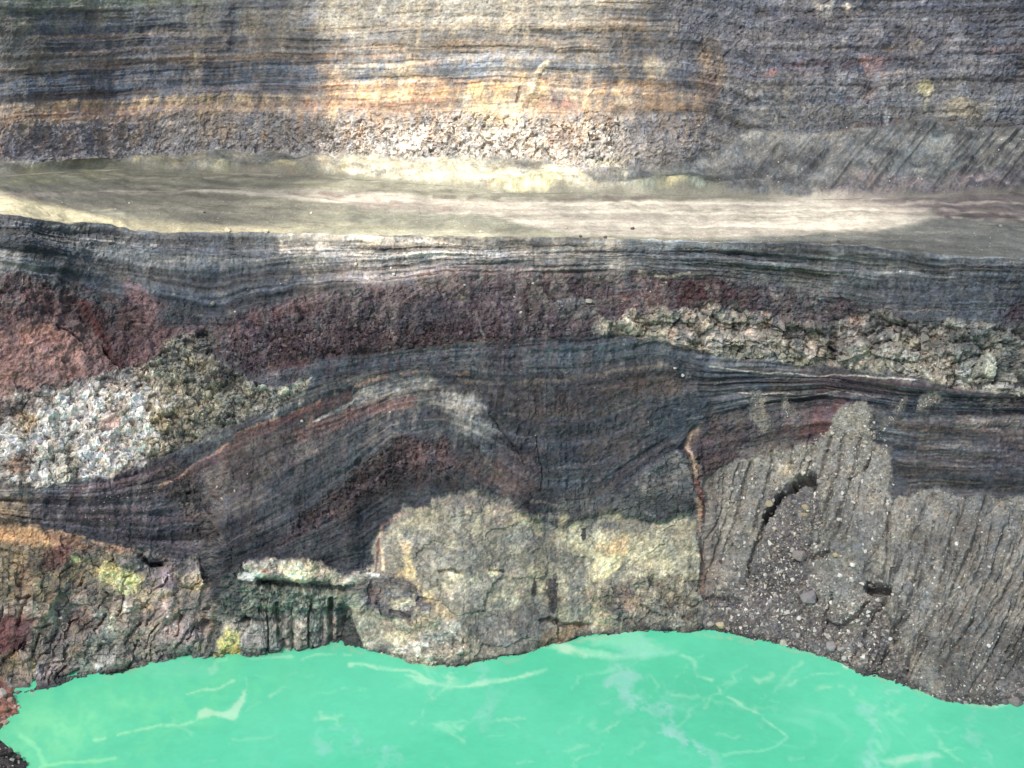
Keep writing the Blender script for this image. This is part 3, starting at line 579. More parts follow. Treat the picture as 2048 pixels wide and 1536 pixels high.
A.stroke([(785,1222),(820,1232),(830,1250)], 6, disp=-1.8); A.stroke([(755,1225),(780,1260),(800,1290)], 9, (156,138,128), a=.8, disp=.8)
A.poly([(725,1235),(765,1230),(775,1290),(740,1298),(722,1296)], (156,156,142), (122,122,108), soft=5, a=.9, scale=9)
A.poly([(800,1280),(860,1270),(920,1260),(940,1300),(880,1330),(820,1320),(780,1310)], (178,174,160), (138,130,118), soft=7, a=.9, scale=8, w=dict(blk=.7))
A.blob(890,1260,26,22, (176,178,170), (140,136,128), a=.8, scale=7); A.blob(945,1200,40,30, (150,148,140), (128,124,116), a=.5)
A.blob(910,1156,16,9, (190,176,140), a=.9); A.blob(985,1148,14,8, (186,176,132), a=.9)
A.stroke([(878,1146),(905,1140),(925,1150)], 4, disp=-1.3); A.stroke([(978,1142),(1010,1142)], 4, disp=-1.2)
for k in range(90):
    x_ = random.uniform(790, 1395); y_ = random.uniform(1010, 1300)
    if x_ > 1180 and y_ > 1165: continue
    A.blob(x_, y_, random.uniform(4, 26), random.uniform(4, 18), random.choice([(176,166,126),(120,116,108),(156,150,128),(108,104,98),(196,184,136),(140,134,114)]), a=.5, noise=.7, soft=.5)
for (x_, y_, a_, b_) in ((1168,1067,6,12),(1066,1172,6,22),(1100,1190,12,28),(1112,1160,7,12),(1105,1215,5,10)):
    A.blob(x_, y_, a_, b_, (82,74,72), (68,62,62), a=.95, noise=.5, soft=.15)
A.stroke([(1075,1050),(1020,1010),(960,990)], 12, (80,80,80), a=.6); A.stroke([(1060,1005),(1130,1015)], 5, (120,108,100), a=.6)
# grey lobes above the headland
A.poly([(1225,1020),(1240,985),(1290,930),(1340,905),(1385,910),(1402,960),(1398,1010),(1350,1030),(1300,1045),(1250,1035)], (104,102,100), (82,84,86), soft=5, reg=13, w=dict(str=.05, rub=1.0, blk=.25, fin=.7, ver=.1, mac=1), scale=18, disp=2.0)
A.poly([(1280,1000),(1398,980),(1395,1020),(1300,1045)], (70,74,76), (60,62,64), soft=8, a=.8)
A.poly([(1108,1000),(1180,965),(1240,960),(1225,1020),(1160,1045),(1110,1030)], (92,88,78), (76,74,70), soft=5, a=.9, disp=1.0, w=dict(ver=1.0))
# rusty gully between headland and scree
A.stroke([(1395,860),(1372,895),(1388,950),(1402,1000),(1408,1060),(1412,1120),(1408,1190)], 20, (120,92,76), (92,72,66), a=.8, disp=-2.2)
A.stroke([(1400,845),(1378,880),(1380,915),(1390,950)], 7, (172,140,110), a=.8); A.stroke([(1392,960),(1396,990),(1400,1030)], 8, (124,68,54), a=.8)
A.stroke([(1388,1000),(1404,1060),(1412,1110)], 8, (162,128,100), a=.7)
# ---- scree slope
TL = [(1400,955),(1425,945),(1470,925),(1530,905),(1580,900),(1625,880),(1660,850),(1680,815),(1715,798),(1745,812),(1735,850),(1745,885),(1780,900),(1785,960),(1790,1000),(1815,988),(1850,975),(1900,984),(1960,990),(2060,1005),(2850,1020),(2850,1480),(2060,1440),(1880,1430),(1740,1380),(1600,1330),(1450,1290),(1400,1280),(1412,1200),(1414,1100)]
A.poly(TL, (122,118,110), (104,101,96), soft=4, warp=1.2, reg=20, w=W_TAL, scale=40)
for p_ in ([(1500,780),(1520,775),(1545,860),(1520,868),(1500,830)], [(1555,800),(1575,795),(1600,830),(1570,835)], [(1740,880),(1760,855),(1790,815),(1810,795),(1800,820),(1770,860)], [(1838,800),(1870,780),(1880,800),(1855,815),(1830,820)]):
    A.poly(p_, (118,112,102), (96,92,86), soft=4, a=.85, w=dict(rub=.9, fin=1, str=0))
A.poly([(1560,960),(1640,950),(1660,1060),(1600,1140),(1650,1180),(1700,1260),(1760,1180),(1790,1300),(1850,1400),(1700,1360),(1440,1290),(1412,1200),(1500,1140),(1530,1040)], (104,97,94), (88,82,82), soft=16, a=.9, scale=18, w=dict(rub=1.1, fin=1.1, blk=.2))
A.poly([(1600,1050),(1700,1000),(1740,1060),(1740,1160),(1690,1220),(1640,1230),(1620,1150)], (110,108,102), (98,96,92), soft=14, a=.8)
A.poly([(1560,1060),(1600,1060),(1620,1160),(1540,1200),(1500,1180)], (98,88,86), (84,76,76), soft=14, a=.8)
A.poly([(1480,900),(1600,880),(1660,880),(1600,960),(1560,980),(1500,960)], (122,118,106), (106,102,94), soft=14, a=.7)
A.blob(1572,938,14,9, (150,140,116), a=.8)
A.poly([(1400,955),(1430,950),(1440,1100),(1430,1190),(1412,1190),(1410,1050)], (112,96,82), (92,82,74), soft=9, a=.7)
A.poly([(1590,1290),(1700,1290),(1740,1330),(1700,1350),(1600,1310)], (140,136,132), (96,90,88), soft=12, a=.6, scale=7)
A.poly([(1830,1280),(2060,1250),(2850,1280),(2850,1460),(2060,1420),(1900,1410)], (96,90,84), (78,74,70), soft=16, a=.7)
# rills and scarps
TAL = A.R == 20
def tal_rills():
    u, v = A.U, A.V
    m = blur(blur(TAL.astype(np.float32), 6, 0), 5, 1)
    q = u + (v-1100)*(.32 + .10*smooth(1750, 2000, u) ) + 5*fbm(v/70, u/70, 3, 401)
    right = smooth(1765, 1800, u + (v-1150)*.1); left = 1 - right
    r1 = ridged(q/26, v/260, 2, 411); r2 = ridged(q/11, v/120, 2, 421)
    low = smooth(1400, 1300, v - (u-1900)*.15)
    A.D += m*low*right*(1.3*r1 + .35*r2)
    A.D += m*left*smooth(1120, 980, v)*(1.2*ridged(q/38, v/300, 2, 431) + .25*r2)
    A.D += m*left*smooth(1000, 1120, v)*(1.1*fbm(q/60, v/90, 3, 441))
tal_rills()
for i in range(40):      # right side gullies, cut down-left
    x0 = 1795 + i*9.5 + random.uniform(-9, 9); y0 = 1000 + random.uniform(-8, 60) + (60 if i % 3 else 0); ln = random.uniform(110, 380); w_ = random.choice((2.5, 3, 4, 5, 8)); pts = []
    for k in range(7):
        f = k/6; pts.append((x0 - ln*f*(.20 + .26*f) + random.uniform(-4, 4), y0 + ln*f))
    A.stroke(pts, w_, disp=-.13*w_ - .35, soft=.95, warp=.45)
    if i % 2: A.stroke([(pts[3][0]+14, pts[3][1]-70), (pts[3][0]+6, pts[3][1]-30), pts[4]], 3.5, disp=-.8, soft=.9, warp=1)
for (x0, y0, ln, w_) in ((1475,930,230,5),(1500,925,200,7),(1548,905,150,6),(1590,890,60,4),(1628,885,80,6),(1660,875,110,5),(1690,870,190,6),(1718,880,230,7),(1665,980,110,6),(1640,1000,90,5),(1450,950,180,4),(1740,900,180,5)):
    A.stroke([(x0 - ln*f*(.15 + .12*f) + random.uniform(-4, 4), y0 + ln*f) for f in (0, .2, .4, .6, .8, 1)], w_, disp=-.2*w_ - .3, soft=.95, warp=.45)
for pts, w_, d_ in (([(1626,962),(1602,962),(1584,976)], 22, -10.0), ([(1590,968),(1558,1003),(1530,1034)], 14, -8.0), ([(1530,1030),(1520,1080),(1500,1130),(1490,1165)], 9, -2.6),
                  ([(1660,1105),(1625,1115)], 12, -2.6), ([(1738,1176),(1772,1180)], 20, -8.0), ([(1735,1205),(1715,1235),(1680,1255),(1660,1245)], 9, -3.0),
                  ([(1665,1190),(1650,1240),(1650,1262)], 6, -1.8), ([(1775,1000),(1778,1040),(1775,1120),(1765,1160)], 8, -1.6),([(1420,1200),(1460,1195),(1480,1210)], 14, -2.6),
                  ([(1770,1230),(1790,1270),(1800,1300)], 14, -2.2), ([(1740,910),(1730,940),(1700,960)], 5, -1.2), ([(1680,1020),(1660,1060),(1630,1090)], 6, -1.3),([(1620,870),(1615,910),(1600,940)], 5, -1.2)):
    A.stroke(pts, w_, disp=d_, soft=.5)
A.stroke([(1626,962),(1598,966),(1560,1006),(1530,1036)], 15, (60,58,56), a=.85)  # shade inside the arched hollow, painted dark into the rock colour
A.poly([(1650,1060),(1720,1030),(1740,1160),(1700,1220),(1660,1190)], soft=16, disp=1.6)
A.poly([(1690,1225),(1735,1190),(1745,1215),(1710,1260)], soft=6, disp=1.2)

# ---- geometry of the lower wall
SLOPE = Sheet(ucols[None, :], A.V)   # slopes of the foot, degrees
s_ = SLOPE; s_.rough_edges = 0; s_.SL[:] = 58; s_.Uw = s_.U; s_.Vw = s_.V
s_.poly(TL, slope=43, soft=25, warp=0)
s_.poly(HL, slope=52, soft=25, warp=0)
s_.poly([(430,1170),(700,1170),(718,1300),(420,1320)], slope=80, soft=14, warp=0)
s_.poly([(-680,1050),(0,1050),(250,1100),(430,1120),(430,1320),(0,1400),(-680,1450)], slope=55, soft=20, warp=0)
s_.poly([(-680,1350),(0,1360),(150,1345),(150,1360),(0,1396),(-680,1450)], slope=30, soft=10, warp=0)
s_.poly(LR, slope=9, soft=8, warp=0); s_.poly(LL, slope=4, soft=8, warp=0)      # in the upper part these are offsets
s_.poly([(700,590),(1300,560),(1300,660),(700,700)], slope=-6, soft=20, warp=0)
low = A.V > 0
th0, tp0 = survey(ucols, shv); r_sh = CAM_H/tp0; zr = Z_RIM(ucols)
thr, tpr = survey(ucols, rimv); r_rim = (CAM_H - zr)/tpr
r_rim = blur(r_rim, 30, 0)*.7 + r_rim*.3; zr = CAM_H - r_rim*tpr
lowtop = np.interp(ucols, [-260,0,400,560,760,900,1100,1380,1430,1560,1680,1760,1800,2300], [1050,1060,1100,1110,1050,1000,1050,1000,950,910,850,950,990,1010])
def slopefun(j, r, z):
    v = A.V[j]; aim = np.arctan2(zr - z, np.maximum(r_rim - r, 2.0))
    a_low = np.radians(np.clip(s_.SL[j], 25, 82)); bump = np.where(np.abs(s_.SL[j]) < 20, s_.SL[j], 0)
    a_up = np.clip(aim + np.radians(bump)*smooth(520, 600, v), .3, 1.5)
    k = smooth(lowtop-20, lowtop+20, v)
    return a_up*(1-k) + a_low*k
th, tp, r, z = march(A.U, A.V, r_sh, 0*r_sh, slopefun)
r = blur(blur(r, 5, 0), 9, 1); r_w = blur(blur(r, 60, 1), 40, 1); k_ = smooth(.22, .5, tt)*.9; r = r*(1-k_) + r_w*k_; z = CAM_H - r*tp
P = to_xyz(th, r, z); N = grad_normal(P)
print('rim r', [round(float(x_), 1) for x_ in r[-1, ::120]], 'z', [round(float(x_), 1) for x_ in z[-1, ::120]])

def wall_detail(A, S, sc=1.0, cs=1.0):
    """Relief in metres; wavelengths in survey units."""
    U, V, W = A.U, A.V, A.W; D = A.D.copy()
    D += W['mac']*(2.2*fbm(U/170, V/170, 3, 501) + 1.0*fbm(U/55, V/70, 3, 511))
    D += W['mac']*.45*ridged(U/60 + .9*fbm(U/90, V/90, 3, 515), V/170, 2, 513)
    L = np.tanh(3*fbm(S/22, U/400, 2, 521)); L2 = np.tanh(3*fbm(S/8, U/160, 2, 531)); L3 = vn(S/3.4, U/60, 541)
    D += W['str']*(.9*L + .55*L2 + .30*L3)*sc
    D += W['ver']*smooth(-.5, .4, fbm(U/60, V/45, 3, 553))*(.30*fbm(U/9, V/45, 2, 551) + .22*fbm(U/4, V/24, 2, 561))*sc
    D += W['rub']*(.75*ridged(U/22, V/20, 4, 571) + .35*fbm(U/6, V/5, 3, 581, .7))*sc
    D += .34*fbm(U/8, V/7, 4, 591, .75)*sc
    hue = np.zeros(U.shape, np.float32); tone = hue.copy()
    for (cx, cy, amp, sd, lw) in ((34, 30, 1.5, 600, .9), (16, 15, 1.0, 620, 1.0), (8, 7, .5, 640, .8)):
        x_ = (A.U + .8*(A.Uw-A.U))/cx/cs; y_ = (A.V + .8*(A.Vw-A.V))/cy/cs
        f1, f2, a_, b_, c_, ox, oy = cells(x_, y_, sd)
        edge = smooth(.0, .16, f2-f1)
        h = .9*a_ + 1.5*b_*ox + 1.5*c_*oy - .45*(1-edge)*smooth(-.3, .4, fbm(U/30, V/30, 2, sd+3))
        D += W['blk']*amp*sc*h
        tone += .22*a_*edge*lw; hue += .05*b_*lw
    D += W['rub']*(-.55*cells(U/11, V/9, 660)[0] - .35*cells(U/6, V/5, 665)[0])*sc
    return D, tone, hue
lavam = blur(blur(((A.R == 7) | (A.R == 5)).astype(np.float32), 3, 0), 3, 1)
xx_ = (A.U + 1.2*(A.Uw-A.U))/62; yy_ = (A.V + 1.2*(A.Vw-A.V))/38
f1, f2, a_, b_, c_, ox, oy = cells(xx_, yy_, 700)
A.D += lavam*(1.6*(.55-f1) + .9*a_ + 1.6*b_*ox + 1.4*oy - 1.6*smooth(.12, 0, f2-f1)*smooth(-.1, .4, fbm(A.U/45, A.V/45, 3, 702)))*np.where(A.R == 5, .6, 1.0)
alc = smooth(476, 490, A.U)*smooth(716, 700, A.U)*smooth(1205, 1225, A.V + 6*fbm(A.U/14, A.V/40, 2, 703))
colm = np.abs(vn(A.U/17 + .5*vn(A.U/30, A.V/60, 705), A.V/400, 707))*2 + .5*np.abs(vn(A.U/7, A.V/90, 709))
A.D += alc*(-4.2 + 4.2*np.clip(colm, 0, 1)**.7 + 2.5*smooth(1235, 1300, A.V))
for k in range(34):
    x_ = random.uniform(1200, 2040); y_ = random.uniform(640, 765); w_ = random.uniform(12, 34)
    A.stroke([(x_, y_), (x_+w_*.5, y_-random.uniform(2, 8)), (x_+w_, y_+random.uniform(-3, 6))], random.uniform(3, 6), disp=-1.8*float(inpoly(LR, x_, y_)), soft=.6, warp=1.3)
for k in range(70):
    x_ = random.uniform(0, 420); y_ = random.uniform(1110, 1350); w_ = random.uniform(14, 60); sl_a = random.uniform(.3, 2.2)
    A.stroke([(x_, y_), (x_-w_*.3, y_+w_*.3*sl_a), (x_-w_*.5, y_+w_*.55*sl_a)], random.uniform(2.5, 6), disp=-random.uniform(.8, 2.4), soft=.6, warp=1.3)
A.D += blur(np.isin(A.R, (2, 3)).astype(np.float32), 3, 0)*(.8*ridged(A.U/26, A.V/20, 4, 771) - .9*cells((A.Uw)/17, (A.Vw)/13, 773)[0] + .5*fbm(A.U/10, A.V/9, 3, 775))
CS = np.where(A.R == 5, .6, np.where(A.R == 13, 1.5, np.where(A.R == 11, 1.3, 1.0))).astype(np.float32)
hm = blur(blur((A.R == 13).astype(np.float32), 4, 0), 4, 1)
f1, f2, a_, b_, c_, ox, oy = cells((A.U + 1.4*(A.Uw-A.U))/74, (A.V + 1.4*(A.Vw-A.V))/58, 760)
A.D += hm*(.35*a_ + .9*b_*ox + .9*c_*oy - .0*smooth(.04, 0, f2-f1)*smooth(.1, .5, fbm(A.U/50, A.V/50, 2, 765)))
D, tone, hue = wall_detail(A, S, cs=CS)
edgefade = smooth(0, .02, tt)*.35 + .65
topfade = smooth(1, .985, tt)*.85 + .15
D = D*edgefade*topfade
P2 = P + N*D[..., None]
notal = 1 - blur(blur((A.R == 20).astype(np.float32), 3, 0), 3, 1)
lv = ((A.R == 5) | (A.R == 7) | (A.R == 13) | (A.R == 11) | (A.R == 12)).astype(np.float32); lv = blur(np.maximum.reduce([lv, np.concatenate([lv[30:], np.repeat(lv[-1:], 30, 0)], 0)]), 6, 0)
A.wash(notal*(1-.75*lv), .40)
keepC = A.C.copy(); bed_lines(); right_lines()
lavat = blur(blur(((A.R == 5) | (A.R == 7) | (A.R == 20) | (A.R == 13) | (A.R == 11)).astype(np.float32), 2, 0), 2, 1)[..., None]; A.C = A.C*(1-lavat) + keepC*lavat
low_l = smooth(1060, 1110, A.V)*smooth(470, 380, A.U); A.C *= (1 + .22*low_l)[..., None]
hed = (A.R == 13).astype(np.float32)*smooth(760, 800, A.U)
sp = smooth(.0, .5, fbm(A.U/7, A.V/7, 4, 721, .8) + .5*fbm(A.U/40, A.V/40, 2, 725))*hed
A.C *= np.exp((.36*sp - .16*hed)[..., None]*np.array([1.01, .98, .97]))
wet = smooth(.022 + .008*fbm(A.U/14, A.V*0, 2, 731), .004, np.broadcast_to(tt, A.U.shape)); A.C *= (1 - .42*wet)[..., None]
A.finish_colour(S)
A.C *= np.exp((A.W['blk']*tone)[..., None]); A.C *= np.exp((A.W['blk']*hue*.6)[..., None]*np.array([1, .1, -1]))
# skirt below the water line
bot = P2[0:1] + np.array([0, -3.0, -6.0]); P3 = np.concatenate([bot, P2], 0)
C3 = np.concatenate([A.C[0:1], A.C], 0); R3 = np.concatenate([A.R[0:1], A.R], 0)
def empty(name, loc, **props):
    o = bpy.data.objects.new(name, None); scene.collection.objects.link(o); o.location = loc; o.empty_display_size = 5
    for k, v in props.items(): o[k] = v
    return o
crater_wall = empty('crater_wall', (0, 0, 0), kind='structure', label='banded inner crater wall of ash, red scoria and blocky lava above the green lake', category='cliff')
names = {1: 'ash_strata', 2: 'red_scoria', 3: 'maroon_scoria', 4: 'dark_ash_bed', 5: 'lava_flow', 6: 'folded_beds', 7: 'lava_flow', 8: 'bedded_tuff', 9: 'red_rock', 10: 'bedded_strata', 11: 'altered_rock', 12: 'shore_alcove', 13: 'rock_headland'}
parts = grid_parts(P3, C3, R3, names, M_ROCK, crater_wall)
tal = grid_parts(P3, C3, R3, {20: 'scree_slope'}, M_ROCK)
for o in tal.values():
    o['kind'] = 'structure'; o['label'] = 'grey scree slope furrowed by rills running down to the lake'
NA = N
def on_wall(u, v):
    c = int(np.argmin(np.abs(ucols - u))); r_ = int(np.argmin(np.abs(A.V[:, c] - v)))
    return P2[r_, c], NA[r_, c], A.C[r_, c]
print('lower wall', round(time.time()-T0, 1))

# ================================================================== TERRACE
uc2 = np.concatenate([np.arange(-640, -260, 19), np.arange(-250, -14, 9), np.arange(-14, 2062, 2.6), np.arange(2062, 2290, 9), np.arange(2296, 2800, 19)])
NT = 96; t2 = np.linspace(0, 1, NT)[:, None]
rv = rim(uc2); fv = foot(uc2)
B = Sheet(uc2[None, :], rv + (fv - rv)*t2)
rr0 = np.interp(uc2, ucols, r[-1]); zz0 = np.interp(uc2, ucols, z[-1])
crest = curve([(-680,380),(0,398),(100,416),(200,432),(300,444),(420,452),(500,458),(2850,516)])
def slopeT(j, r_, z_):
    v = B.V[j]; c = crest(uc2)
    on = smooth(c-4, c+4, v)*smooth(520, 300, uc2)
    return np.radians(1.3 + 16*on + 3.0*smooth(1700, 2000, uc2)*smooth(440, 420, v))
thB, tpB, rB, zB = march(B.U, B.V, rr0, zz0, slopeT)
rB = blur(blur(rB, 3, 0), 8, 1); zB = CAM_H - rB*tpB; PB = to_xyz(thB, rB, zB)
X, Y = PB[..., 0], PB[..., 1]
B.rough_edges = .22; B.Uw = B.U + 10*fbm(X/14, Y/14, 4, 701); B.Vw = B.V + 2.0*fbm(X/9, Y/9, 4, 711)
al = (slice(None), slice(None)); on = np.ones(B.U.shape, np.float32)
B.put(al, on, (134,131,110), (114,112,98), scale=60, aniso=5, reg=0)
B.poly([(-680,352),(0,345),(620,350),(640,375),(400,382),(0,385),(-680,385)], (128,126,106), (112,112,98), soft=5, a=.9, aniso=4, scale=12, warp=.6)
B.poly([(60,345),(250,335),(260,350),(140,365),(0,372)], (146,144,100), (120,120,96), soft=4, a=.7, scale=10, aniso=3)
B.poly([(-680,372),(0,384),(80,404),(200,432),(300,446),(420,452),(560,456),(760,458),(760,470),(500,466),(320,468),(250,460),(100,446),(0,432),(-680,420)], (204,192,146), (180,170,132), soft=6, scale=18, aniso=3, warp=.6)
B.poly([(560,452),(800,446),(1060,462),(1200,474),(900,476),(560,468)], (166,161,128), (144,141,118), soft=9, scale=16, aniso=4, warp=.6)
B.poly([(620,418),(800,420),(1000,432),(1160,462),(1100,466),(900,450),(700,448),(600,436)], (140,138,114), (122,122,106), soft=12, scale=14, aniso=3, warp=.6)
LB = [(-680,394),(0,388),(200,384),(400,380),(640,378),(700,380),(820,390),(960,400),(1100,402),(1300,402),(1500,400),(1640,398),(1720,392),(1790,398),(1850,420),(1890,438),(1840,450),(1740,464),(1600,470),(1400,474),(1150,470),(1060,452),(980,430),(880,424),(760,420),(640,405),(560,392),(400,384),(200,388),(0,394)]
B.poly(LB, (176,167,149), (154,145,130), soft=4, scale=18, aniso=14, warp=.4)
B.poly([(1000,404),(1500,404),(1780,420),(1850,436),(1500,466),(1250,462),(1100,440)], (176,168,150), (156,148,134), soft=10, a=.8, scale=9, aniso=18, warp=.4)
for y_ in (410, 417, 424, 430, 437, 445, 452):
    B.stroke([(1150+RNG.integers(-80, 80), y_), (1400, y_+2), (1650+RNG.integers(-80, 80), y_+1)], 2.2, (150,142,130), a=.6, patchy=.5, warp=.3)
B.stroke([(640,385),(760,398),(820,410),(900,416)], 7, (152,128,112), (136,116,106), a=.75, patchy=.2, warp=.3)
B.stroke([(580,386),(700,404),(800,414)], 3, (150,124,112), a=.7, warp=.3); B.stroke([(900,405),(1000,412),(1060,420)], 3, (168,146,128), a=.6, warp=.3)
B.stroke([(0,392),(200,386),(330,384)], 2.5, (138,116,106), a=.6, warp=.3); B.stroke([(200,384),(450,380),(640,382)], 2, (180,172,152), a=.6, warp=.3)
B.stroke([(360,378),(480,380)], 2.5, (96,92,86), a=.8, warp=.2)
B.stroke([(860,392),(960,398),(1100,400),(1300,396)], 9, (112,100,92), (96,88,80), a=.7, patchy=.35, warp=.4)
B.poly([(1640,396),(1800,396),(2060,388),(2850,385),(2850,440),(2060,445),(1900,440),(1850,420),(1760,404)], (122,108,104), (100,92,90), soft=4, a=.9, scale=10, aniso=6, warp=.7)
for p_ in ([(1600,404),(1660,400),(1740,398),(1790,394)], [(1640,404),(1700,412),(1760,420),(1850,418),(1920,424)], [(1700,404),(1740,412),(1800,408),(1870,402)], [(1760,424),(1850,432),(1960,424),(2060,428)], [(1810,404),(1900,410),(2000,404),(2060,410)], [(1880,432),(1960,440),(2060,436)]):
    B.stroke(p_, 4.5, (172,158,144), (150,138,128), a=.75, patchy=.1, warp=1.2)
B.poly([(1300,480),(1740,466),(1880,440),(2060,444),(2850,446),(2850,530),(2060,519),(1860,508),(1700,490),(1500,486),(1300,482)], (122,122,112), (108,110,102), soft=4, scale=16, aniso=3, warp=.6)
B.poly([(1180,474),(1500,480),(1700,486),(1850,502),(1700,492),(1500,490),(1180,482)], (112,104,76), (92,88,74), soft=3, a=.8, warp=.4)
for k in range(90):
    x_ = random.uniform(-10, 2000); f_ = random.random(); y_ = float(rim(x_))*(1-f_) + float(foot(x_))*f_; w_ = random.uniform(30, 220)
    B.stroke([(x_, y_), (x_+w_*.4, y_+random.uniform(-3, 2)), (x_+w_, y_+random.uniform(-4, 4))], random.uniform(1.2, 3.0), random.choice([(176,170,146),(98,96,84),(150,132,116),(160,156,126),(110,106,94)]), a=.45, patchy=.3, warp=.8)
for k in range(26):
    x_ = random.uniform(-10, 900); y_ = random.uniform(float(foot(x_))+2, float(foot(x_))+26); B.blob(x_, y_, random.uniform(12, 46), random.uniform(2, 4.5), random.choice([(150,146,108),(104,104,90),(124,122,96)]), a=.45)
B.stroke([(1960,450),(2060,455)], 2.5, (80,78,74), a=.7, warp=.3)
DB = .5*fbm(X/16, Y/16, 4, 721) + .30*fbm(X/4, Y/4, 4, 731)
g = .20*fbm(X/16, Y/10, 5, 743, .65) + .16*np.tanh(3*fbm(X/60, Y/4, 4, 745)) + .22*fbm(X/5, Y/5, 4, 741, .7) + .08*fbm(X/1.2, Y/1.2, 2, 751) + .06*vn(B.U/3, B.V/2, 755)
B.C *= np.exp(g)[..., None]
lum = (B.C @ np.array([.3, .59, .11], np.float32))[..., None]; B.C = lum + (B.C - lum)*.72
lakebed = smooth(.0, .1, B.C[..., 0] - .40)
PB2 = PB.copy(); PB2[..., 2] += DB*(1 - .6*lakebed)*smooth(0, .06, t2)
PB2[0, :, 1] -= 0.0
lip = PB2[0:1] + np.array([0, 1.2, -3.0]); PBx = np.concatenate([lip, PB2], 0); CBx = np.concatenate([B.C[0:1], B.C], 0)
terr = grid_parts(PBx, CBx, np.zeros(PBx.shape[:2], int), {0: 'crater_floor_terrace'}, M_GROUND, smooth_=True)[0]
terr['kind'] = 'structure'; terr['label'] = 'pale cinder terrace and dried lakebed between the lower and upper crater walls'
def on_terr(u, v):
    c = int(np.argmin(np.abs(uc2 - u))); r_ = int(np.argmin(np.abs(B.V[:, c] - v)))
    return PB2[r_, c], np.array([0, 0, 1.]), B.C[r_, c]

# ================================================================== UPPER WALL (aprons + cliff)
NW = 215; uc3 = np.concatenate([np.arange(-640, -260, 19), np.arange(-250, -14, 9), np.arange(-14, 2062, 2.3), np.arange(2062, 2290, 9), np.arange(2296, 2800, 19)])
fv3 = foot(uc3); t3 = np.linspace(0, 1, NW)[:, None]
E = Sheet(uc3[None, :], fv3 + (-40 - fv3)*t3)
wf = wallfoot(uc3)
rr1 = np.interp(uc3, uc2, rB[-1]); zz1 = np.interp(uc3, uc2, zB[-1])
def slopeE(j, r_, z_):
    v = E.V[j]; k = smooth(wf-8, wf+8, v)
    ap = 14 + 8*smooth(600, 900, uc3)+ 12*smooth(1350, 1600, uc3)
    ap = ap*(.22 + 1.25*np.clip((fv3 - v)/np.maximum(fv3 - wf, 8), 0, 1))
    return np.radians(ap*k + (58 + 3*smooth(200, 100, v))*(1-k))
thE, tpE, rE, zE = march(E.U, E.V, rr1, zz1, slopeE)
rE = blur(rE, 10, 1)
tgt = blur(rE, 60, 1); kk = smooth(.25, .7, t3); rE = rE*(1-kk) + tgt*kk
rE = np.maximum.accumulate(rE, 0); zE = CAM_H - rE*tpE; PE = to_xyz(thE, rE, zE); NE = grad_normal(PE)
print('upper r', [round(float(x_)) for x_ in rE[-1, ::150]], [round(float(x_)) for x_ in zE[-1, ::150]], 'foot', [round(float(x_)) for x_ in rE[0, ::150]])
U, V = E.U, E.V
Y1 = curve([(-680,212),(0,208),(250,197),(480,188),(640,185),(850,183),(1000,176),(1250,178),(1400,190),(1500,215),(2850,200)])
Y2 = curve([(-680,256),(0,250),(200,240),(400,228),(640,224),(1000,230),(1200,226),(1400,226),(2850,230)])
SE = np.where(V < Y1(U), V - Y1(U), (V - Y1(U))) + 4*fbm(U/150, V/90, 3, 801) + 0.0
allE = (slice(None), slice(None)); onE = np.ones(U.shape, np.float32)
E.put(allE, onE, (116,112,108), (94,94,96), scale=40, aniso=2, reg=1, w=dict(str=1.0, rub=.5, blk=.15, ver=.2, mac=1, fin=.5))
E.band(off(Y1, -400), Y1, -700, 1420, col=(108,105,102), col2=(84,88,94), scale=14, aniso=14, soft=4, warp=.5, endsoft=30, w=dict(str=1.2, rub=.4, ver=.25), reg=1)
for d0, d1, c_, c2_, u0_, u1_ in ((-62,-14,(78,85,94),(66,74,84),-700,620),(-62,-24,(96,102,108),(84,90,98),620,1000),(-160,-138,(84,88,96),(72,78,88),60,640),(-120,-100,(78,84,92),(90,90,94),100,700),(-50,-18,(76,82,92),(88,90,96),1180,1400),
                          (-78,-66,(128,108,88),(112,98,86),-700,700),(-100,-92,(132,106,82),(112,98,86),-700,600),(-134,-126,(136,112,88),(116,104,92),60,640),(-18,-4,(112,96,88),(98,88,86),-700,900),
                          (-190,-176,(104,104,100),(92,94,94),-700,640),(-150,-120,(128,114,96),(110,100,92),640,1300),(-100,-80,(140,118,92),(112,104,96),660,1200),(-76,-66,(150,118,86),(124,108,94),640,800),(-184,-160,(134,122,104),(112,106,98),640,1300)):
    E.band(off(Y1, d0), off(Y1, d1), u0_, u1_, col=c_, col2=c2_, soft=4, a=.8, warp=.6, scale=12, aniso=8)
# yellow-orange bed
E.band(Y1, Y2, -700, 1420, col=(142,118,92), col2=(120,104,90), soft=3, scale=12, aniso=4, warp=.7, reg=2, w=dict(str=.9, rub=.5, ver=.2))
E.band(off(Y1, 0), off(Y1, 18), -700, 330, col=(172,146,112), col2=(146,124,98), soft=3, warp=.5, scale=9, aniso=3)
E.band(off(Y1, 2), off(Y1, 14), 330, 640, col=(154,136,104), col2=(130,116,96), soft=3, warp=.5, scale=9, aniso=3)
E.band(off(Y1, 18), off(Y1, 32), -700, 320, col=(142,106,86), col2=(126,100,84), soft=3, warp=.5, scale=9, aniso=4, a=.85)
E.band(off(Y1, -4), off(Y1, 8), 640, 1250, col=(176,144,96), col2=(150,122,92), soft=4, warp=.8, scale=9, aniso=3)
E.band(off(Y1, -22), off(Y1, -4), 640, 1350, col=(150,116,86), col2=(126,106,90), soft=5, warp=.8, scale=10, aniso=2)
E.band(off(Y1, 12), off(Y1, 30), 600, 1000, col=(150,108,86), col2=(134,110,92), soft=4, warp=.8, scale=9, aniso=3)
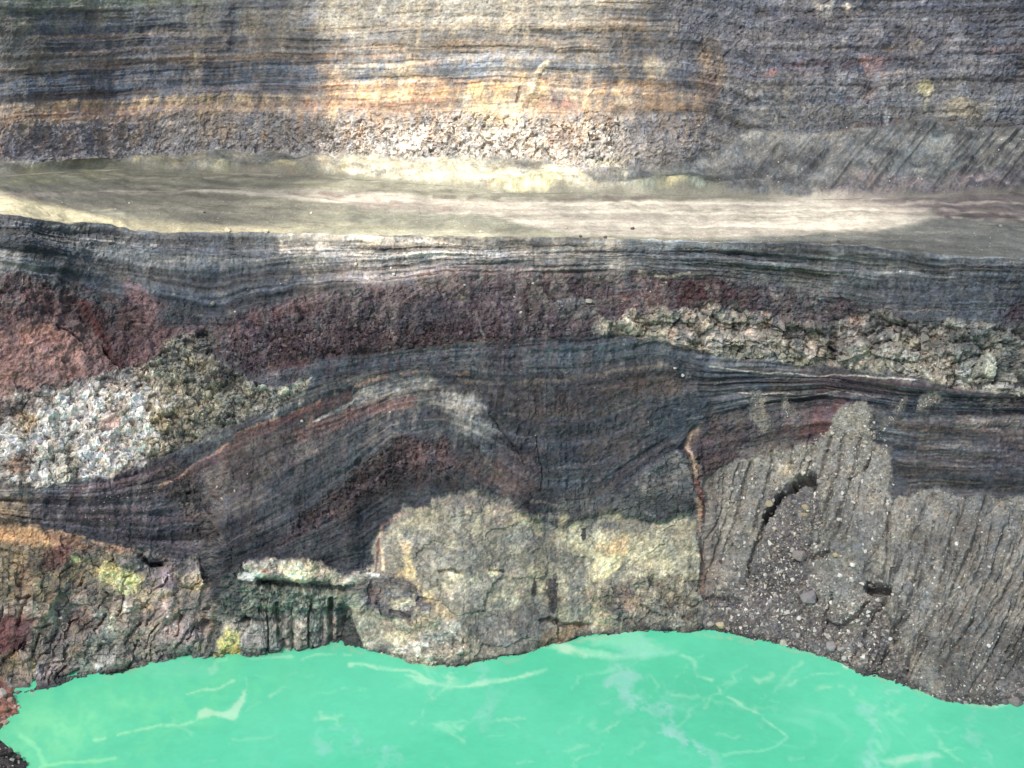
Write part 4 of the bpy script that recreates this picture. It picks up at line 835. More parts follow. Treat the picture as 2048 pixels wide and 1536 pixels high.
E.poly([(925,190),(960,180),(1020,190),(1030,230),(980,240),(925,250)], (164,144,104), (140,126,100), soft=8, a=.8, scale=9)
E.poly([(1100,185),(1160,190),(1165,216),(1060,222),(1060,200)], (140,96,88), (124,92,84), soft=4, a=.9, scale=9)
E.poly([(1060,175),(1080,160),(1140,175),(1180,180),(1160,188),(1090,188)], (184,150,98), (158,132,98), soft=4, a=.9)
E.stroke([(1008,180),(1040,165),(1065,150)], 8, (196,160,92), a=.85)
E.stroke([(1095,125),(1075,150),(1060,185),(1038,215)], 14, (162,150,122), (144,132,110), a=.9, disp=1.0)
E.stroke([(1042,175),(1034,208)], 6, (96,70,64), a=.8, disp=-1.6); E.stroke([(825,115),(805,160),(795,200)], 12, (150,136,112), (134,122,106), a=.7, disp=.8)
E.poly([(1080,180),(1130,140),(1210,110),(1180,150),(1130,190)], (124,118,100), (106,104,94), soft=10, a=.7)
# fallen fans on the layered wall
E.poly([(0,20),(60,40),(100,80),(90,110),(120,140),(60,140),(0,110),(-680,100),(-680,30)], (112,108,96), (96,94,88), soft=9, a=.75, w=dict(str=.3, rub=.8))
for cx_, cy_ in ((490,45), (585,40), (410,40), (540,60), (660,40), (720,25)):
    E.blob(cx_, cy_, 38, 32, (118,112,98), (102,98,90), a=.65, w=dict(str=.3, rub=.8))
E.poly([(640,-40),(1210,-40),(1200,40),(1000,60),(820,50),(640,60)], (132,126,110), (108,106,100), soft=14, a=.7, scale=11, w=dict(str=.5, rub=.7))
E.poly([(-680,-40),(500,-40),(380,2),(120,8),(-680,8)], (104,112,92), (92,100,86), soft=5, a=.9, w=dict(str=.3))
E.stroke([(465,20),(470,60),(462,100)], 14, (72,78,86), a=.6, disp=-1.4)
# blocky grey lava at the foot
E.band(lambda u: Y2(u) + 9*fbm(np.asarray(u, float)/45, np.zeros_like(np.asarray(u, float)), 3, 807), off(wallfoot, 10), -700, 1440, col=(126,122,119), col2=(106,104,106), soft=12, scale=12, reg=3, w=dict(str=.12, blk=.45, rub=.6, ver=.35, mac=1, fin=.8))
E.poly([(620,255),(900,245),(1240,240),(1240,330),(1100,330),(900,310),(640,312)], (166,160,152), (122,118,114), soft=14, a=.9, scale=7, w=dict(blk=1.0))  # blockier stretch of the foot; its sunlit brightness is painted as paler rock
E.poly([(460,285),(640,265),(720,290),(640,318),(480,305)], (144,142,142), (112,110,112), soft=12, a=.7, scale=7, w=dict(blk=1.0))
E.poly([(-680,225),(0,262),(100,258),(250,250),(200,300),(0,320)], (112,106,112), (96,92,98), soft=12, a=.7, w=dict(ver=.8))
for k in range(150):     # debris streaks and stained patches running down the face
    x_ = random.uniform(-10, 1400); y_ = random.uniform(-10, 255); ln = random.uniform(12, 60); dx = random.uniform(-.5, .5)*ln
    E.stroke([(x_, y_), (x_+dx*.5, y_+ln*.5), (x_+dx, y_+ln)], random.uniform(3, 13), random.choice([(118,112,98),(132,118,98),(98,98,98),(142,132,114),(110,104,98),(150,128,98),(90,90,94)]), a=random.uniform(.3, .65), patchy=.25, soft=.95, warp=1.5, w=dict(str=.3, rub=.7))
for k in range(40):
    x_ = random.uniform(640, 1380); y_ = random.uniform(120, 240); E.blob(x_, y_, random.uniform(8, 30), random.uniform(6, 16), random.choice([(168,140,98),(150,122,92),(176,152,104),(140,112,92),(150,140,118)]), a=.5, noise=.7, soft=.7, warp=1.5)
E.poly([(1160,345),(1180,318),(1240,320),(1260,345),(1190,350)], (154,152,156), (96,94,100), soft=4, a=.9, scale=5)
# dark blocky right side
DR = [(1360,-40),(2850,-40),(2850,260),(2060,258),(1950,270),(1870,245),(1760,256),(1640,275),(1500,268),(1440,230),(1410,200),(1395,140),(1350,60)]
E.poly(DR, (104,104,108), (82,83,90), soft=26, noise=45, nscale=60, reg=4, w=dict(str=.9, blk=.4, rub=.8, ver=.3, mac=1.3, fin=.8), scale=26, aniso=3, warp=1.6)
for k in range(26):
    y_ = random.uniform(0, 235); x_ = random.uniform(1400, 1950); w_ = random.uniform(80, 330)
    E.stroke([(x_, y_), (x_+w_*.5, y_+random.uniform(-10, 4)), (x_+w_, y_+random.uniform(-20, 5))], random.uniform(4, 11), random.choice([(70,74,82),(128,126,122),(96,84,82),(84,86,94),(120,112,100),(66,68,76)]), a=.6, patchy=.15, warp=1.4)
E.poly([(1380,60),(1480,40),(1700,60),(1900,20),(2060,60),(2060,100),(1800,120),(1600,100),(1420,120)], (112,110,112), (82,80,86), soft=14, a=.6, scale=10, aniso=3)
E.poly([(1430,170),(1560,150),(1760,160),(2060,150),(2060,230),(1760,245),(1560,262),(1480,250)], (114,114,110), (84,88,92), soft=14, a=.7, scale=11)
E.poly([(1480,20),(1640,20),(1640,45),(1500,45)], (88,76,82), (84,80,86), soft=9, a=.7)
E.stroke([(1460,145),(1540,148),(1620,120),(1690,135),(1740,110),(1790,120)], 9, (98,70,72), a=.8, patchy=.1)
E.blob(1750,124,26,15, (146,114,106), (120,92,88), a=.85); E.blob(1545,146,10,8, (156,104,90), a=.8); E.blob(1612,132,26,12, (116,94,90), a=.7)
E.stroke([(1780,95),(1840,85)], 14, (128,116,104), a=.6); E.stroke([(1980,100),(2060,96)], 14, (112,92,88), a=.7)
E.stroke([(1560,270),(1640,276),(1740,250),(1800,246)], 7, (112,72,66), a=.8); E.stroke([(1990,262),(2040,250)], 12, (124,92,80), a=.7)
for c_ in ((1800,250,40,9,(98,70,72)), (2000,268,50,12,(100,78,78)), (1850,180,16,16,(150,146,108)), (1650,10,18,9,(170,164,150)), (1690,14,14,6,(176,166,150)), (1930,215,50,20,(128,122,104)), (1770,230,8,12,(150,156,160))):
    E.blob(*c_[:4], c_[4], a=.7, scale=6)
E.poly([(1395,75),(1430,80),(1440,120),(1450,160),(1430,200),(1400,190),(1370,160),(1400,130)], (138,118,94), (112,98,84), soft=8, a=.85, scale=8)
E.poly([(1400,140),(1440,150),(1430,200),(1410,200)], (96,78,76), (84,74,76), soft=6, a=.8)
E.poly([(1400,200),(1450,205),(1480,240),(1510,268),(1500,300),(1440,290),(1420,240)], (88,84,82), (78,76,76), soft=10, a=.7)
E.stroke([(1430,205),(1480,245),(1540,290)], 8, (112,108,98), a=.6)
# aprons
E.band(off(wallfoot, 2), off(foot, 30), -700, 2900, col=(118,116,102), col2=(100,99,92), soft=9, reg=5, scale=24, aniso=2, w=dict(str=0, blk=0, rub=.12, ver=0, mac=.25, fin=.5))
E.poly([(640,320),(860,322),(1000,320),(1160,350),(1180,375),(1020,385),(800,372),(640,352)], (146,140,120), (126,121,106), soft=8, a=.9, scale=14, aniso=2)  # sunlit glow on the middle apron, painted as a paler ground colour
E.poly([(1400,300),(1500,262),(1640,275),(1760,252),(1870,240),(2060,255),(2850,255),(2850,385),(2060,382),(1750,392),(1560,398),(1420,392),(1300,385),(1250,350)], (100,100,96), (88,88,86), soft=8, a=.95, scale=18, w=dict(rub=.35, fin=.9))
E.poly([(1820,330),(1960,345),(2060,340),(2850,340),(2850,390),(2060,388),(1900,392),(1700,396),(1600,390)], (104,94,94), (90,86,86), soft=9, a=.8, scale=12, aniso=3)
E.poly([(1750,340),(1850,260),(1880,242),(1900,280),(1930,330),(1880,360),(1800,355)], (106,110,106), (96,100,98), soft=7, a=.8)
E.poly([(980,375),(1010,362),(1060,354),(1110,360),(1140,375),(1100,382),(1040,392),(1000,388)], (168,162,116), (138,136,108), soft=3, a=.95, scale=10, warp=.4)
E.blob(1350,375,90,24, (108,112,90), (98,104,86), a=.8, noise=.15)
for k in range(60):
    x_ = random.uniform(0, 1400); y_ = random.uniform(318, 378); E.blob(x_, y_, random.uniform(8, 34), random.uniform(3, 9), random.choice([(140,136,100),(98,98,88),(120,120,92),(150,144,122),(104,96,90)]), a=.5, noise=.5)
E.blob(560,345,42,14, (138,134,96), a=.6); E.blob(480,378,60,4, (104,102,96), a=.6); E.blob(170,330,60,14, (112,110,84), (122,120,98), a=.7); E.blob(330,320,70,12, (112,110,86), a=.6)
# apron relief: cones, rills
m5 = blur(blur((E.R == 5).astype(np.float32), 4, 0), 4, 1)
ax, ay = PE[..., 0], PE[..., 1]
E.C *= (1 + m5*(.30*fbm(ax/9, ay/5, 5, 813, .65) + .22*np.tanh(3*fbm(ax/26, ay/6, 4, 815))))[..., None]
for k in range(46):
    x_ = random.uniform(0, 1350); y_ = random.uniform(322, 372); w_ = random.uniform(40, 150); sg = random.choice((-1, 1))
    E.stroke([(x_, y_), (x_+w_*.5, y_-sg*w_*.08), (x_+w_, y_-sg*w_*.22)], random.uniform(1.6, 3.4), random.choice([(150,146,124),(96,94,84),(164,158,134),(110,100,92)]), a=.45, patchy=.25, warp=1)
cones = ridged(U/75, V/200, 2, 811); q = U + (V-300)*.8
E.D += m5*(.9*fbm(ax/30, ay/22, 3, 819) + 1.0*cones*smooth(0, 30, fv3[None, :]-V) + .5*ridged(ax/9, ay/9, 3, 817) + .25*fbm(ax/3, ay/3, 3, 821))
E.D += m5*smooth(1450, 1560, U)*(1.6*ridged(q/34, V/160, 2, 831) + .5*ridged(q/13, V/70, 2, 841))
E.blob(1060,382,80,26, disp=4.0, noise=.05, soft=.8, warp=.2); E.blob(1350,385,110,34, disp=4.0, noise=.05, soft=.8, warp=.2)
for cx_, cy_, rx_, d_ in ((100,345,60,2.0),(160,330,40,2.2),(270,325,60,2.0),(400,360,90,2.0),(300,340,50,2),(520,340,60,2.0),(430,320,50,2.2),(700,330,60,2),(1180,350,60,3.0),(880,350,80,2),(620,340,50,2)):
    E.blob(cx_, cy_, rx_, rx_*.32, disp=d_, noise=.1, soft=.9, warp=.4)
DE, toneE, hueE = wall_detail(E, SE, .62, .5)
DE = DE*smooth(0, .04, t3)
PE2 = PE + NE*DE[..., None]
ctop = np.stack([np.interp(uc3, uc2, blur(B.C[-3], 6, 0)[:, i_]) for i_ in range(3)], -1); kf_ = smooth(15, 0, fv3[None, :] - V + 8*fbm(U/40, V/10, 3, 889))[..., None]; FOOTC = (kf_, ctop)
E.wash((E.R != 5).astype(np.float32), .45); E.finish_colour(SE, sat=.74, sa=.36)
E.C = E.C*(1-kf_) + ctop[None]*(1 + .15*fbm(ax/6, ay/4, 4, 893)[..., None])*kf_
E.C *= np.exp((E.W['blk']*toneE + .16*fbm(E.U/28, E.V/22, 4, 885)*(E.V < 240) + .14*smooth(0, .8, fbm(E.U/10, E.V/34, 3, 887)))[..., None])
# the wall goes on above the frame to its rim, then the outer slope
ext = []; top = PE2[-1]
dirs = top[:, :2]/np.linalg.norm(top[:, :2], axis=1, keepdims=True)
topz = top[:, 2]; r_cur = np.linalg.norm(top[:, :2], axis=1)
for i in range(1, 26):
    dz = 2.2*i; rr_ = r_cur + dz/1.65 + 1.6*fbm(uc3/60, np.full(len(uc3), i*.3), 3, 851) + .8*fbm(uc3/300, np.full(len(uc3), i*.8), 3, 857)
    ext.append(np.concatenate([dirs*rr_[:, None], (topz + dz)[:, None]], 1))
for i in range(1, 10):
    rr_ = r_cur + 33 + 12*i; ext.append(np.concatenate([dirs*rr_[:, None], (topz + 55 + 2.5*i - .45*i*i + 1.5*fbm(uc3/50, np.full(len(uc3), i*.5), 3, 861))[:, None]], 1))
ext = np.array(ext); ne = len(ext)
bandn = np.exp(.35*fbm(np.arange(ne)[:, None]/2.5 + 0*uc3[None, :], uc3[None, :]/300, 3, 871) + .2*fbm(np.arange(ne)[:, None]/1.5, uc3[None, :]/8, 3, 881))
Cx = lin((104,102,98))*bandn[..., None]
PEx = np.concatenate([PE2, ext], 0); CEx = np.concatenate([E.C, Cx], 0); REx = np.concatenate([E.R, np.ones((ne, len(uc3)), np.int16)], 0)
REx[-(ne):] = 1
upper_wall = empty('upper_crater_wall', (0, 0, 0), kind='structure', label='tall layered back wall of the crater with cloud shadow and a sunlit middle', category='cliff')
grid_parts(PEx, CEx, REx, {1: 'layered_ash_beds', 2: 'ochre_bed', 3: 'grey_lava_foot', 4: 'blocky_lava_face'}, M_ROCK, upper_wall)
ap = grid_parts(PEx, CEx, REx, {5: 'talus_apron'}, M_GROUND)
for o in ap.values(): o['kind'] = 'structure'; o['label'] = 'low debris aprons along the foot of the back wall'
def on_upper(u, v):
    c = int(np.argmin(np.abs(uc3 - u))); r_ = int(np.argmin(np.abs(E.V[:, c] - v)))
    return PE2[r_, c], NE[r_, c], E.C[r_, c]
print('upper wall', round(time.time()-T0, 1))

# ================================================================== LAKE
uL = np.concatenate([np.arange(-700, -20, 30), np.arange(-20, 2070, 3.0), np.arange(2070, 2800, 30)])
vL = np.concatenate([np.array([1180, 1200, 1220]), np.arange(1235, 1560, 2.6), np.arange(1570, 3200, 60)])
L = Sheet(uL[None, :], vL[:, None])
thL, tpL = survey(L.U.astype(float), L.V.astype(float)); rL = CAM_H/tpL; PL = to_xyz(thL, rL, 0*rL)
X, Y = PL[..., 0], PL[..., 1]
L.rough_edges = .5; L.Uw = L.U + 16*fbm(X/8, Y/8, 5, 901, .65); L.Vw = L.V + 10*fbm(X/8, Y/8, 5, 911, .65)
al = (slice(None), slice(None)); on = np.ones(L.U.shape, np.float32)
L.put(al, on, (92,206,162), (102,212,170), scale=140, aniso=2)
L.poly([(-400,1380),(100,1385),(420,1310),(620,1360),(480,1430),(380,1500),(200,1600),(-400,1700)], (112,216,162), (98,208,162), soft=60, a=.7)
L.blob(130,1450,120,50, (146,232,174), (122,222,166), a=.6, rot=-20, soft=.9)
S1, S2 = (176,232,194), (140,224,184)
L.stroke([(500,1318),(560,1314),(600,1322),(640,1312),(700,1310)], 6, S1, S2, a=.6, patchy=.2)
L.stroke([(700,1330),(780,1338),(815,1345),(850,1355),(845,1362)], 6, S1, S2, a=.9)
L.poly([(810,1352),(850,1356),(870,1366),(940,1368),(1000,1358),(1080,1345),(1100,1340),(1090,1348),(1000,1366),(920,1376),(850,1370)], S1, S2, soft=2.5, warp=.4, a=.9)
L.poly([(1090,1292),(1120,1288),(1200,1300),(1240,1310),(1280,1305),(1240,1322),(1180,1312),(1120,1304)], (186,232,196), S2, soft=4, warp=.5)
L.poly([(1180,1275),(1260,1268),(1300,1280),(1340,1300),(1280,1310),(1200,1295)], (150,224,196), S2, soft=9, a=.8, warp=1.3)
L.poly([(395,1425),(410,1418),(440,1424),(465,1412),(475,1395),(487,1380),(492,1388),(482,1412),(478,1430),(468,1440),(440,1436),(418,1432),(395,1436)], (178,230,190), S1, soft=2.5, warp=.35, a=.95)
L.stroke([(190,1478),(240,1468),(300,1458),(360,1450),(390,1440),(400,1425)], 5, (164,232,182), a=.7, patchy=.15)
L.stroke([(490,1382),(496,1362),(490,1350)], 5, S1, a=.6, patchy=.3); L.stroke([(375,1388),(430,1375),(470,1362)], 3.5, S1, a=.6)
L.stroke([(80,1535),(130,1528),(200,1522),(235,1518)], 8, (160,236,178), a=.6); L.stroke([(40,1470),(75,1500),(90,1530)], 10, (150,236,180), a=.6)
L.stroke([(1300,1290),(1350,1305),(1390,1325),(1400,1350),(1430,1365),(1440,1385),(1480,1405),(1530,1440),(1570,1470),(1585,1478)], 6, S2, S1, a=.75, patchy=.05)
L.stroke([(1575,1370),(1620,1355),(1680,1348),(1740,1345),(1780,1360)], 5, S2, S1, a=.7, patchy=.1); L.poly([(1680,1328),(1715,1330),(1720,1337),(1690,1335)], (196,238,208), soft=2, warp=.3)
L.stroke([(1580,1478),(1540,1500),(1500,1505),(1450,1512)], 5, S2, a=.6); L.stroke([(1750,1480),(1770,1510),(1850,1510)], 6, S2, a=.6, patchy=.1)
L.poly([(1760,1522),(1800,1508),(1860,1500),(1885,1512),(1830,1520),(1790,1530)], (170,226,194), S2, soft=4, warp=.6, a=.9)
L.stroke([(1140,1380),(1155,1365),(1160,1350),(1235,1335)], 6, S2, a=.6, patchy=.2)
L.poly([(1960,1404),(2005,1401),(2010,1412),(1975,1412)], (176,232,200), soft=3, a=.8, warp=.4)
def fractal(p, n=3, a=.13):
    p = [np.array(q, float) for q in p]
    for _ in range(n):
        o = [p[0]]
        for i in range(len(p)-1):
            d = p[i+1]-p[i]; L_ = np.hypot(*d); m = (p[i]+p[i+1])/2 + np.array([-d[1]*.5, d[0]])*random.uniform(-1, 1)*a*1.2; o += [m, p[i+1]]
        p = o
    return [tuple(q) for q in p]
for k in range(70):
    x0 = random.uniform(320, 2060); y0 = random.uniform(1330, 1540); an = random.choice((random.uniform(.5, 1.2), random.uniform(-.3, .3), random.uniform(-1.0, -.5))); ln = random.uniform(40, 170)
    L.stroke(fractal([(x0, y0), (x0+ln*.5*math.cos(an), y0+ln*.35*math.sin(an)), (x0+ln*math.cos(an), y0+ln*.8*math.sin(an))]), random.uniform(3, 9), S2, S1, a=random.uniform(.2, .5), patchy=random.uniform(.1, .5), soft=.95, warp=1.0)
for pts_, w_, a_ in (([(1250,1310),(1262,1345),(1250,1380),(1280,1400),(1300,1420),(1340,1450),(1390,1500),(1440,1540)], 26, .4), ([(1255,1310),(1240,1360),(1262,1420)], 34, .35), ([(1330,1440),(1360,1465),(1400,1505)], 26, .45), ([(975,1350),(985,1400),(990,1450)], 22, .3), ([(1800,1330),(1780,1370),(1740,1420),(1750,1470),(1740,1530)], 16, .35), ([(650,1490),(700,1470),(740,1500),(800,1520)], 34, .3), ([(1960,1430),(1950,1480),(1940,1540)], 20, .3), ([(880,1360),(860,1400)], 12, .3), ([(1500,1420),(1530,1450)], 14, .3)):
    L.stroke(fractal(pts_, 3, .16), w_, (166,216,206), (140,214,188), a=a_*1.5, patchy=.1, soft=.98, warp=2.2)
L.stroke([(u_, float(shore(u_))+4) for u_ in range(0, 2060, 15)], 6, (150,196,160), (176,206,170), a=.5, patchy=.45, warp=1.2)
wis = smooth(.30, .75, ridged(X/26 + 2*fbm(X/30, Y/30, 2, 921), Y/26, 4, 931))*smooth(-.1, .5, fbm(X/34, Y/34, 3, 941))
L.C = L.C*(1 - .16*wis[..., None]) + lin((158,230,200))*(.16*wis[..., None])
wis = smooth(.15, .8, fbm(X/7, Y/11, 5, 951, .6))*smooth(0, .5, fbm(X/40, Y/30, 2, 961))*smooth(900, 1200, L.U + (L.V-1400)*-3)
L.C = L.C*(1 - .3*wis[..., None]) + lin((170,225,210))*(.3*wis[..., None])
L.C *= (1 + .03*fbm(X/3, Y/3, 3, 971))[..., None]
M_WATER = new_mat('milky_lake_water', .38, .05, .5, spec=.35, amp=.03)
nr, nc = L.U.shape
idx = np.arange(nr*nc).reshape(nr, nc); q4 = np.stack([idx[:-1, :-1], idx[1:, :-1], idx[1:, 1:], idx[:-1, 1:]], -1).reshape(-1, 4)
link('lake_water', raw_mesh('lake_water', PL.reshape(-1, 3), q4, 4, L.C.reshape(-1, 3), True), M_WATER, kind='structure', label='opaque turquoise acid crater lake with pale drifting scum lines')
# lake bed / ground sheet far out
gx = np.array([[-6000, -6000, -40], [6000, -6000, -40], [6000, 6000, -40], [-6000, 6000, -40]], float)
link('ground', raw_mesh('ground', gx, np.array([[0, 1, 2, 3]]), 4, np.tile(lin((104,102,90)), (4, 1))), M_GROUND, kind='structure', label='dark volcanic ground under and beyond the crater')

# ---- near bank at the left
bu = np.linspace(0, 1, 90); by = np.linspace(0, 1, 130)
def px(u, v, z=0.0):
    t_, p_ = survey(np.float64(u), np.float64(v)); r_ = (CAM_H - z)/p_; return np.array([r_*math.sin(t_), r_*math.cos(t_), z])
bank_line = np.array([px(*p)[:2] for p in ((30,1388),(42,1400),(46,1415),(34,1430),(14,1446),(4,1465),(8,1482),(30,1500),(52,1512),(58,1530),(72,1560),(90,1620),(100,1800))])
o_ = np.argsort(bank_line[:, 1]); yb = np.linspace(bank_line[:, 1].min(), bank_line[:, 1].max() + 6, 150)
xb = np.interp(yb, bank_line[o_, 1], bank_line[o_, 0])
xx = xb[:, None] + 1.0 - np.linspace(0, 1, 110)[None, :]**1.4*70
yy = np.broadcast_to(yb[:, None], xx.shape)
dd = xb[:, None] - xx
zz = -.8 + .55*np.maximum(dd, -1)**.95*np.sign(dd + 1e-6) + .9*fbm(xx/4, yy/4, 4, 981)*smooth(-1, 4, dd) + .4*ridged(xx/1.6, yy/1.6, 3, 991)
zz = np.where(np.isfinite(zz), zz, -1.0)
kred = smooth(px(0,1480)[1], px(0,1455)[1], yy)[..., None]
Cb = lin((150,112,100))*kred + lin((74,70,70))*(1-kred)
Cb = Cb*np.exp(.35*fbm(xx/1.5, yy/1.5, 4, 995, .7))[..., None]
nr, nc = xx.shape; idx = np.arange(nr*nc).reshape(nr, nc); q4 = np.stack([idx[:-1, :-1], idx[:-1, 1:], idx[1:, 1:], idx[1:, :-1]], -1).reshape(-1, 4)
link('shore_bank', raw_mesh('shore_bank', np.stack([xx, yy, zz], -1).reshape(-1, 3), q4, 4, Cb.reshape(-1, 3)), M_ROCK, kind='structure', label='low rubble bank at the lower left edge of the lake')
def on_bank(u, v):
    p = px(u, v, 1.0); k = np.argmin((xx-p[0])**2 + (yy-p[1])**2); k = np.unravel_index(k, xx.shape)
    return np.array([xx[k], yy[k], zz[k]]), np.array([0, 0, 1.]), Cb[k]

# ================================================================== STONES
def stone_mesh(name, seed, flat=.75, npts=18, box=False, bev=False):
    rg = random.Random(seed); bm = bmesh.new()
    for i in range(npts):
        if box:
            v = [rg.choice((-1, 1))*rg.uniform(.25, 1), rg.choice((-1, 1))*rg.uniform(.25, 1), rg.choice((-1, 1))*rg.uniform(.25, 1)]
        else:
            v = [rg.gauss(0, 1) for _ in range(3)]; n = math.sqrt(sum(a*a for a in v)); v = [a/n*rg.uniform(.72, 1.08) for a in v]
        bm.verts.new((v[0], v[1]*.85, v[2]*flat))
    res = bmesh.ops.convex_hull(bm, input=bm.verts)
    junk = [e for e in res.get('geom_interior', []) if isinstance(e, bmesh.types.BMVert)]
    bmesh.ops.delete(bm, geom=junk, context='VERTS')
    bmesh.ops.dissolve_limit(bm, angle_limit=.22, verts=bm.verts, edges=bm.edges)
    bmesh.ops.triangulate(bm, faces=bm.faces)
    bmesh.ops.recalc_face_normals(bm, faces=bm.faces)
    me = bpy.data.meshes.new(name); bm.to_mesh(me); bm.free(); me.materials.append(M_STONE); return me
ROUND = [stone_mesh('boulder', s, .78, 30) for s in range(10)]
BLOCK = [stone_mesh('rock_block', 50+s, .8, 13, True) for s in range(16)]
PEB = [stone_mesh('pebble', 90+s, .7, 10) for s in range(14)]
def tris_of(me):
    co = np.array([v.co[:] for v in me.vertices]); fa = np.array([p.vertices[:] for p in me.polygons]); return co, fa
def rot_mat(a, b, c):
    return np.array(mathutils.Euler((a, b, c)).to_matrix())
def scatter(name, lst, mat, parent=None, **props):
    """lst: (pos, size xyz, colour). One joined mesh of small stones."""
    src = [tris_of(m) for m in PEB]; cos, fas, cols, n = [], [], [], 0
    for pos, size, c in lst:
        co, fa = src[random.randrange(len(src))]
        R_ = rot_mat(random.uniform(0, 6.3), random.uniform(0, 6.3), random.uniform(0, 6.3))
        p = (co @ R_.T)*np.array(size)*1.35 + pos; cos.append(p); fas.append(fa + n); n += len(co); cols.append(np.tile(c, (len(co), 1)))
    me = raw_mesh(name, np.concatenate(cos), np.concatenate(fas), 3, np.concatenate(cols))
    return link(name, me, mat, parent, kind='stuff', **props)
PXM = lambda p: np.linalg.norm(p - np.array([0, 0, CAM_H]))/F      # metres per photo pixel at p

# lava blocks: the biggest stand out as pieces, the rest joined
big, small = [], []
def fill_blocks(poly_pts, n, smin, smax, key, sink=.5, tone=1.0):
    p = np.array(poly_pts); x0, x1, y0, y1 = max(p[:, 0].min(), -40), min(p[:, 0].max(), 2090), p[:, 1].min(), p[:, 1].max(); k = 0; tries = 0
    while k < n and tries < n*30:
        tries += 1; u = random.uniform(x0, x1); v = random.uniform(y0, y1)
        if not inpoly(poly_pts, u, v): continue
        s = smin + (smax-smin)*random.random()**2.2
        pos, nn, c = on_wall(u, v); m = PXM(pos)*s/2
        cc = np.clip(c*random.uniform(.65, 1.1)*tone, 0, .5)
        (key).append((pos - nn*m*sink, nn, m, cc, s)); k += 1
fill_blocks(LR, 190, 10, 26, big, .6); fill_blocks(LL, 110, 10, 22, big, .6)
fill_blocks(LR, 1300, 4, 12, small); fill_blocks(LL, 650, 3.5, 9, small, .5)
for i, (pos, nn, m, c, s) in enumerate(big[:300]):
    lava = parts[7] if i < 190 else parts[5]
    o = bpy.data.objects.new('rock_block', BLOCK[i % len(BLOCK)]); scene.collection.objects.link(o); o.parent = lava
    o.location = pos; q_ = mathutils.Vector(nn).to_track_quat('Z', 'Y').to_euler()
    o.rotation_euler = (q_.x + random.uniform(-.35, .35), q_.y + random.uniform(-.35, .35), q_.z + random.uniform(-.5, .5))
    o.scale = (m*random.uniform(.7, 1.0), m*random.uniform(.7, 1.25), m*random.uniform(.6, .95)); o.color = (*c, 1)
scatter('small_lava_blocks', [(p, (m*random.uniform(.7, 1.2), m*random.uniform(.7, 1.1), m*random.uniform(.7, 1.1)), c) for p, nn, m, c, s in small], M_SCREE, crater_wall)

# rubble relief in scoria, base rocks
def rub_list(poly_pts, n, smin, smax, cols=None, on=on_wall, sink=.3, pw=2.5, own=.0):
    p = np.array(poly_pts); x0, x1, y0, y1 = max(p[:, 0].min(), -40), min(p[:, 0].max(), 2090), p[:, 1].min(), p[:, 1].max(); out = []; tries = 0
    while len(out) < n and tries < n*30:
        tries += 1; u = random.uniform(x0, x1); v = random.uniform(y0, y1)
        if not inpoly(poly_pts, u, v): continue
        s = smin + (smax-smin)*random.random()**pw; pos, nn, c = on(u, v); m = PXM(pos)*s/2
        if cols is not None and random.random() > own: c = lin(random.choice(cols))*random.uniform(.8, 1.15)
        else: c = c*random.uniform(.6, 1.6)
        out.append((pos - nn*m*sink, (m*random.uniform(.7, 1.1), m*random.uniform(.7, 1.1), m*random.uniform(.6, 1)), np.clip(c, 0, .85)))
    return out
MAR = [(440,690),(560,650),(760,630),(900,640),(1000,640),(1180,640),(1180,665),(900,688),(640,706),(490,745)]
st = rub_list(MAR, 1500, 4, 13, sink=.05, pw=2) + rub_list([(430,660),(600,600),(900,570),(1200,560),(1400,565),(1500,590),(1230,640),(900,650),(560,660)], 900, 3, 9, sink=.1) + rub_list([(0,550),(330,600),(300,700),(200,690),(170,640),(0,650)], 350, 4, 9) + rub_list([(1420,590),(1600,585),(1750,620),(1650,650),(1500,622)], 250, 4, 10)
st += rub_list([(700,960),(800,870),(900,880),(920,940),(800,950),(620,1060)], 260, 4, 11)
st += rub_list([(0,1060),(240,1100),(400,1120),(420,1300),(200,1335),(0,1390)], 420, 4, 15)
for k in range(900):      # stones and broken rock along the waterline
    u = random.uniform(-20, 2070); c_i = int(np.argmin(np.abs(ucols-u))); v = shv[c_i] + random.uniform(-7, 1.5); s_px = 2 + 9*random.random()**2.5
    pos, nn, c = on_wall(u, v); m = PXM(pos)*s_px/2; st.append((pos + np.array([0, -m*.3, 0]), (m, m, m*.7), np.clip(c*random.uniform(.6, 1.7), .01, .7)))
st += rub_list([(780,1240),(940,1250),(1000,1290),(900,1325),(790,1305)], 160, 4, 13)
st += rub_list([(1200,1180),(1390,1150),(1395,1250),(1210,1265)], 90, 5, 16)
st += rub_list([(-10,470),(2060,525),(2060,1000),(1790,980),(1700,800),(1400,940),(1390,1240),(1000,1290),(700,1180),(430,1290),(-10,1380)], 7500, 2.0, 6.5, own=1, sink=.15, pw=2.5)
scatter('embedded_clasts', st, M_SCREE, crater_wall)
PALE = [(206,200,188),(190,184,170),(176,168,150),(160,154,146),(214,210,204)]
st = rub_list([(560,480),(1300,480),(1350,620),(1200,640),(1000,700),(560,640)], 120, 1.8, 4, PALE)
st += rub_list([(700,740),(1400,720),(1400,860),(1000,900),(700,850)], 70, 1.8, 4, PALE)
st += rub_list([(400,940),(520,940),(500,1000),(420,1010)], 14, 3, 7, PALE) + rub_list([(150,1000),(330,980),(330,1060),(180,1060)], 60, 2, 4.5, PALE)
scatter('scattered_pale_stones', st, M_SCREE, crater_wall)

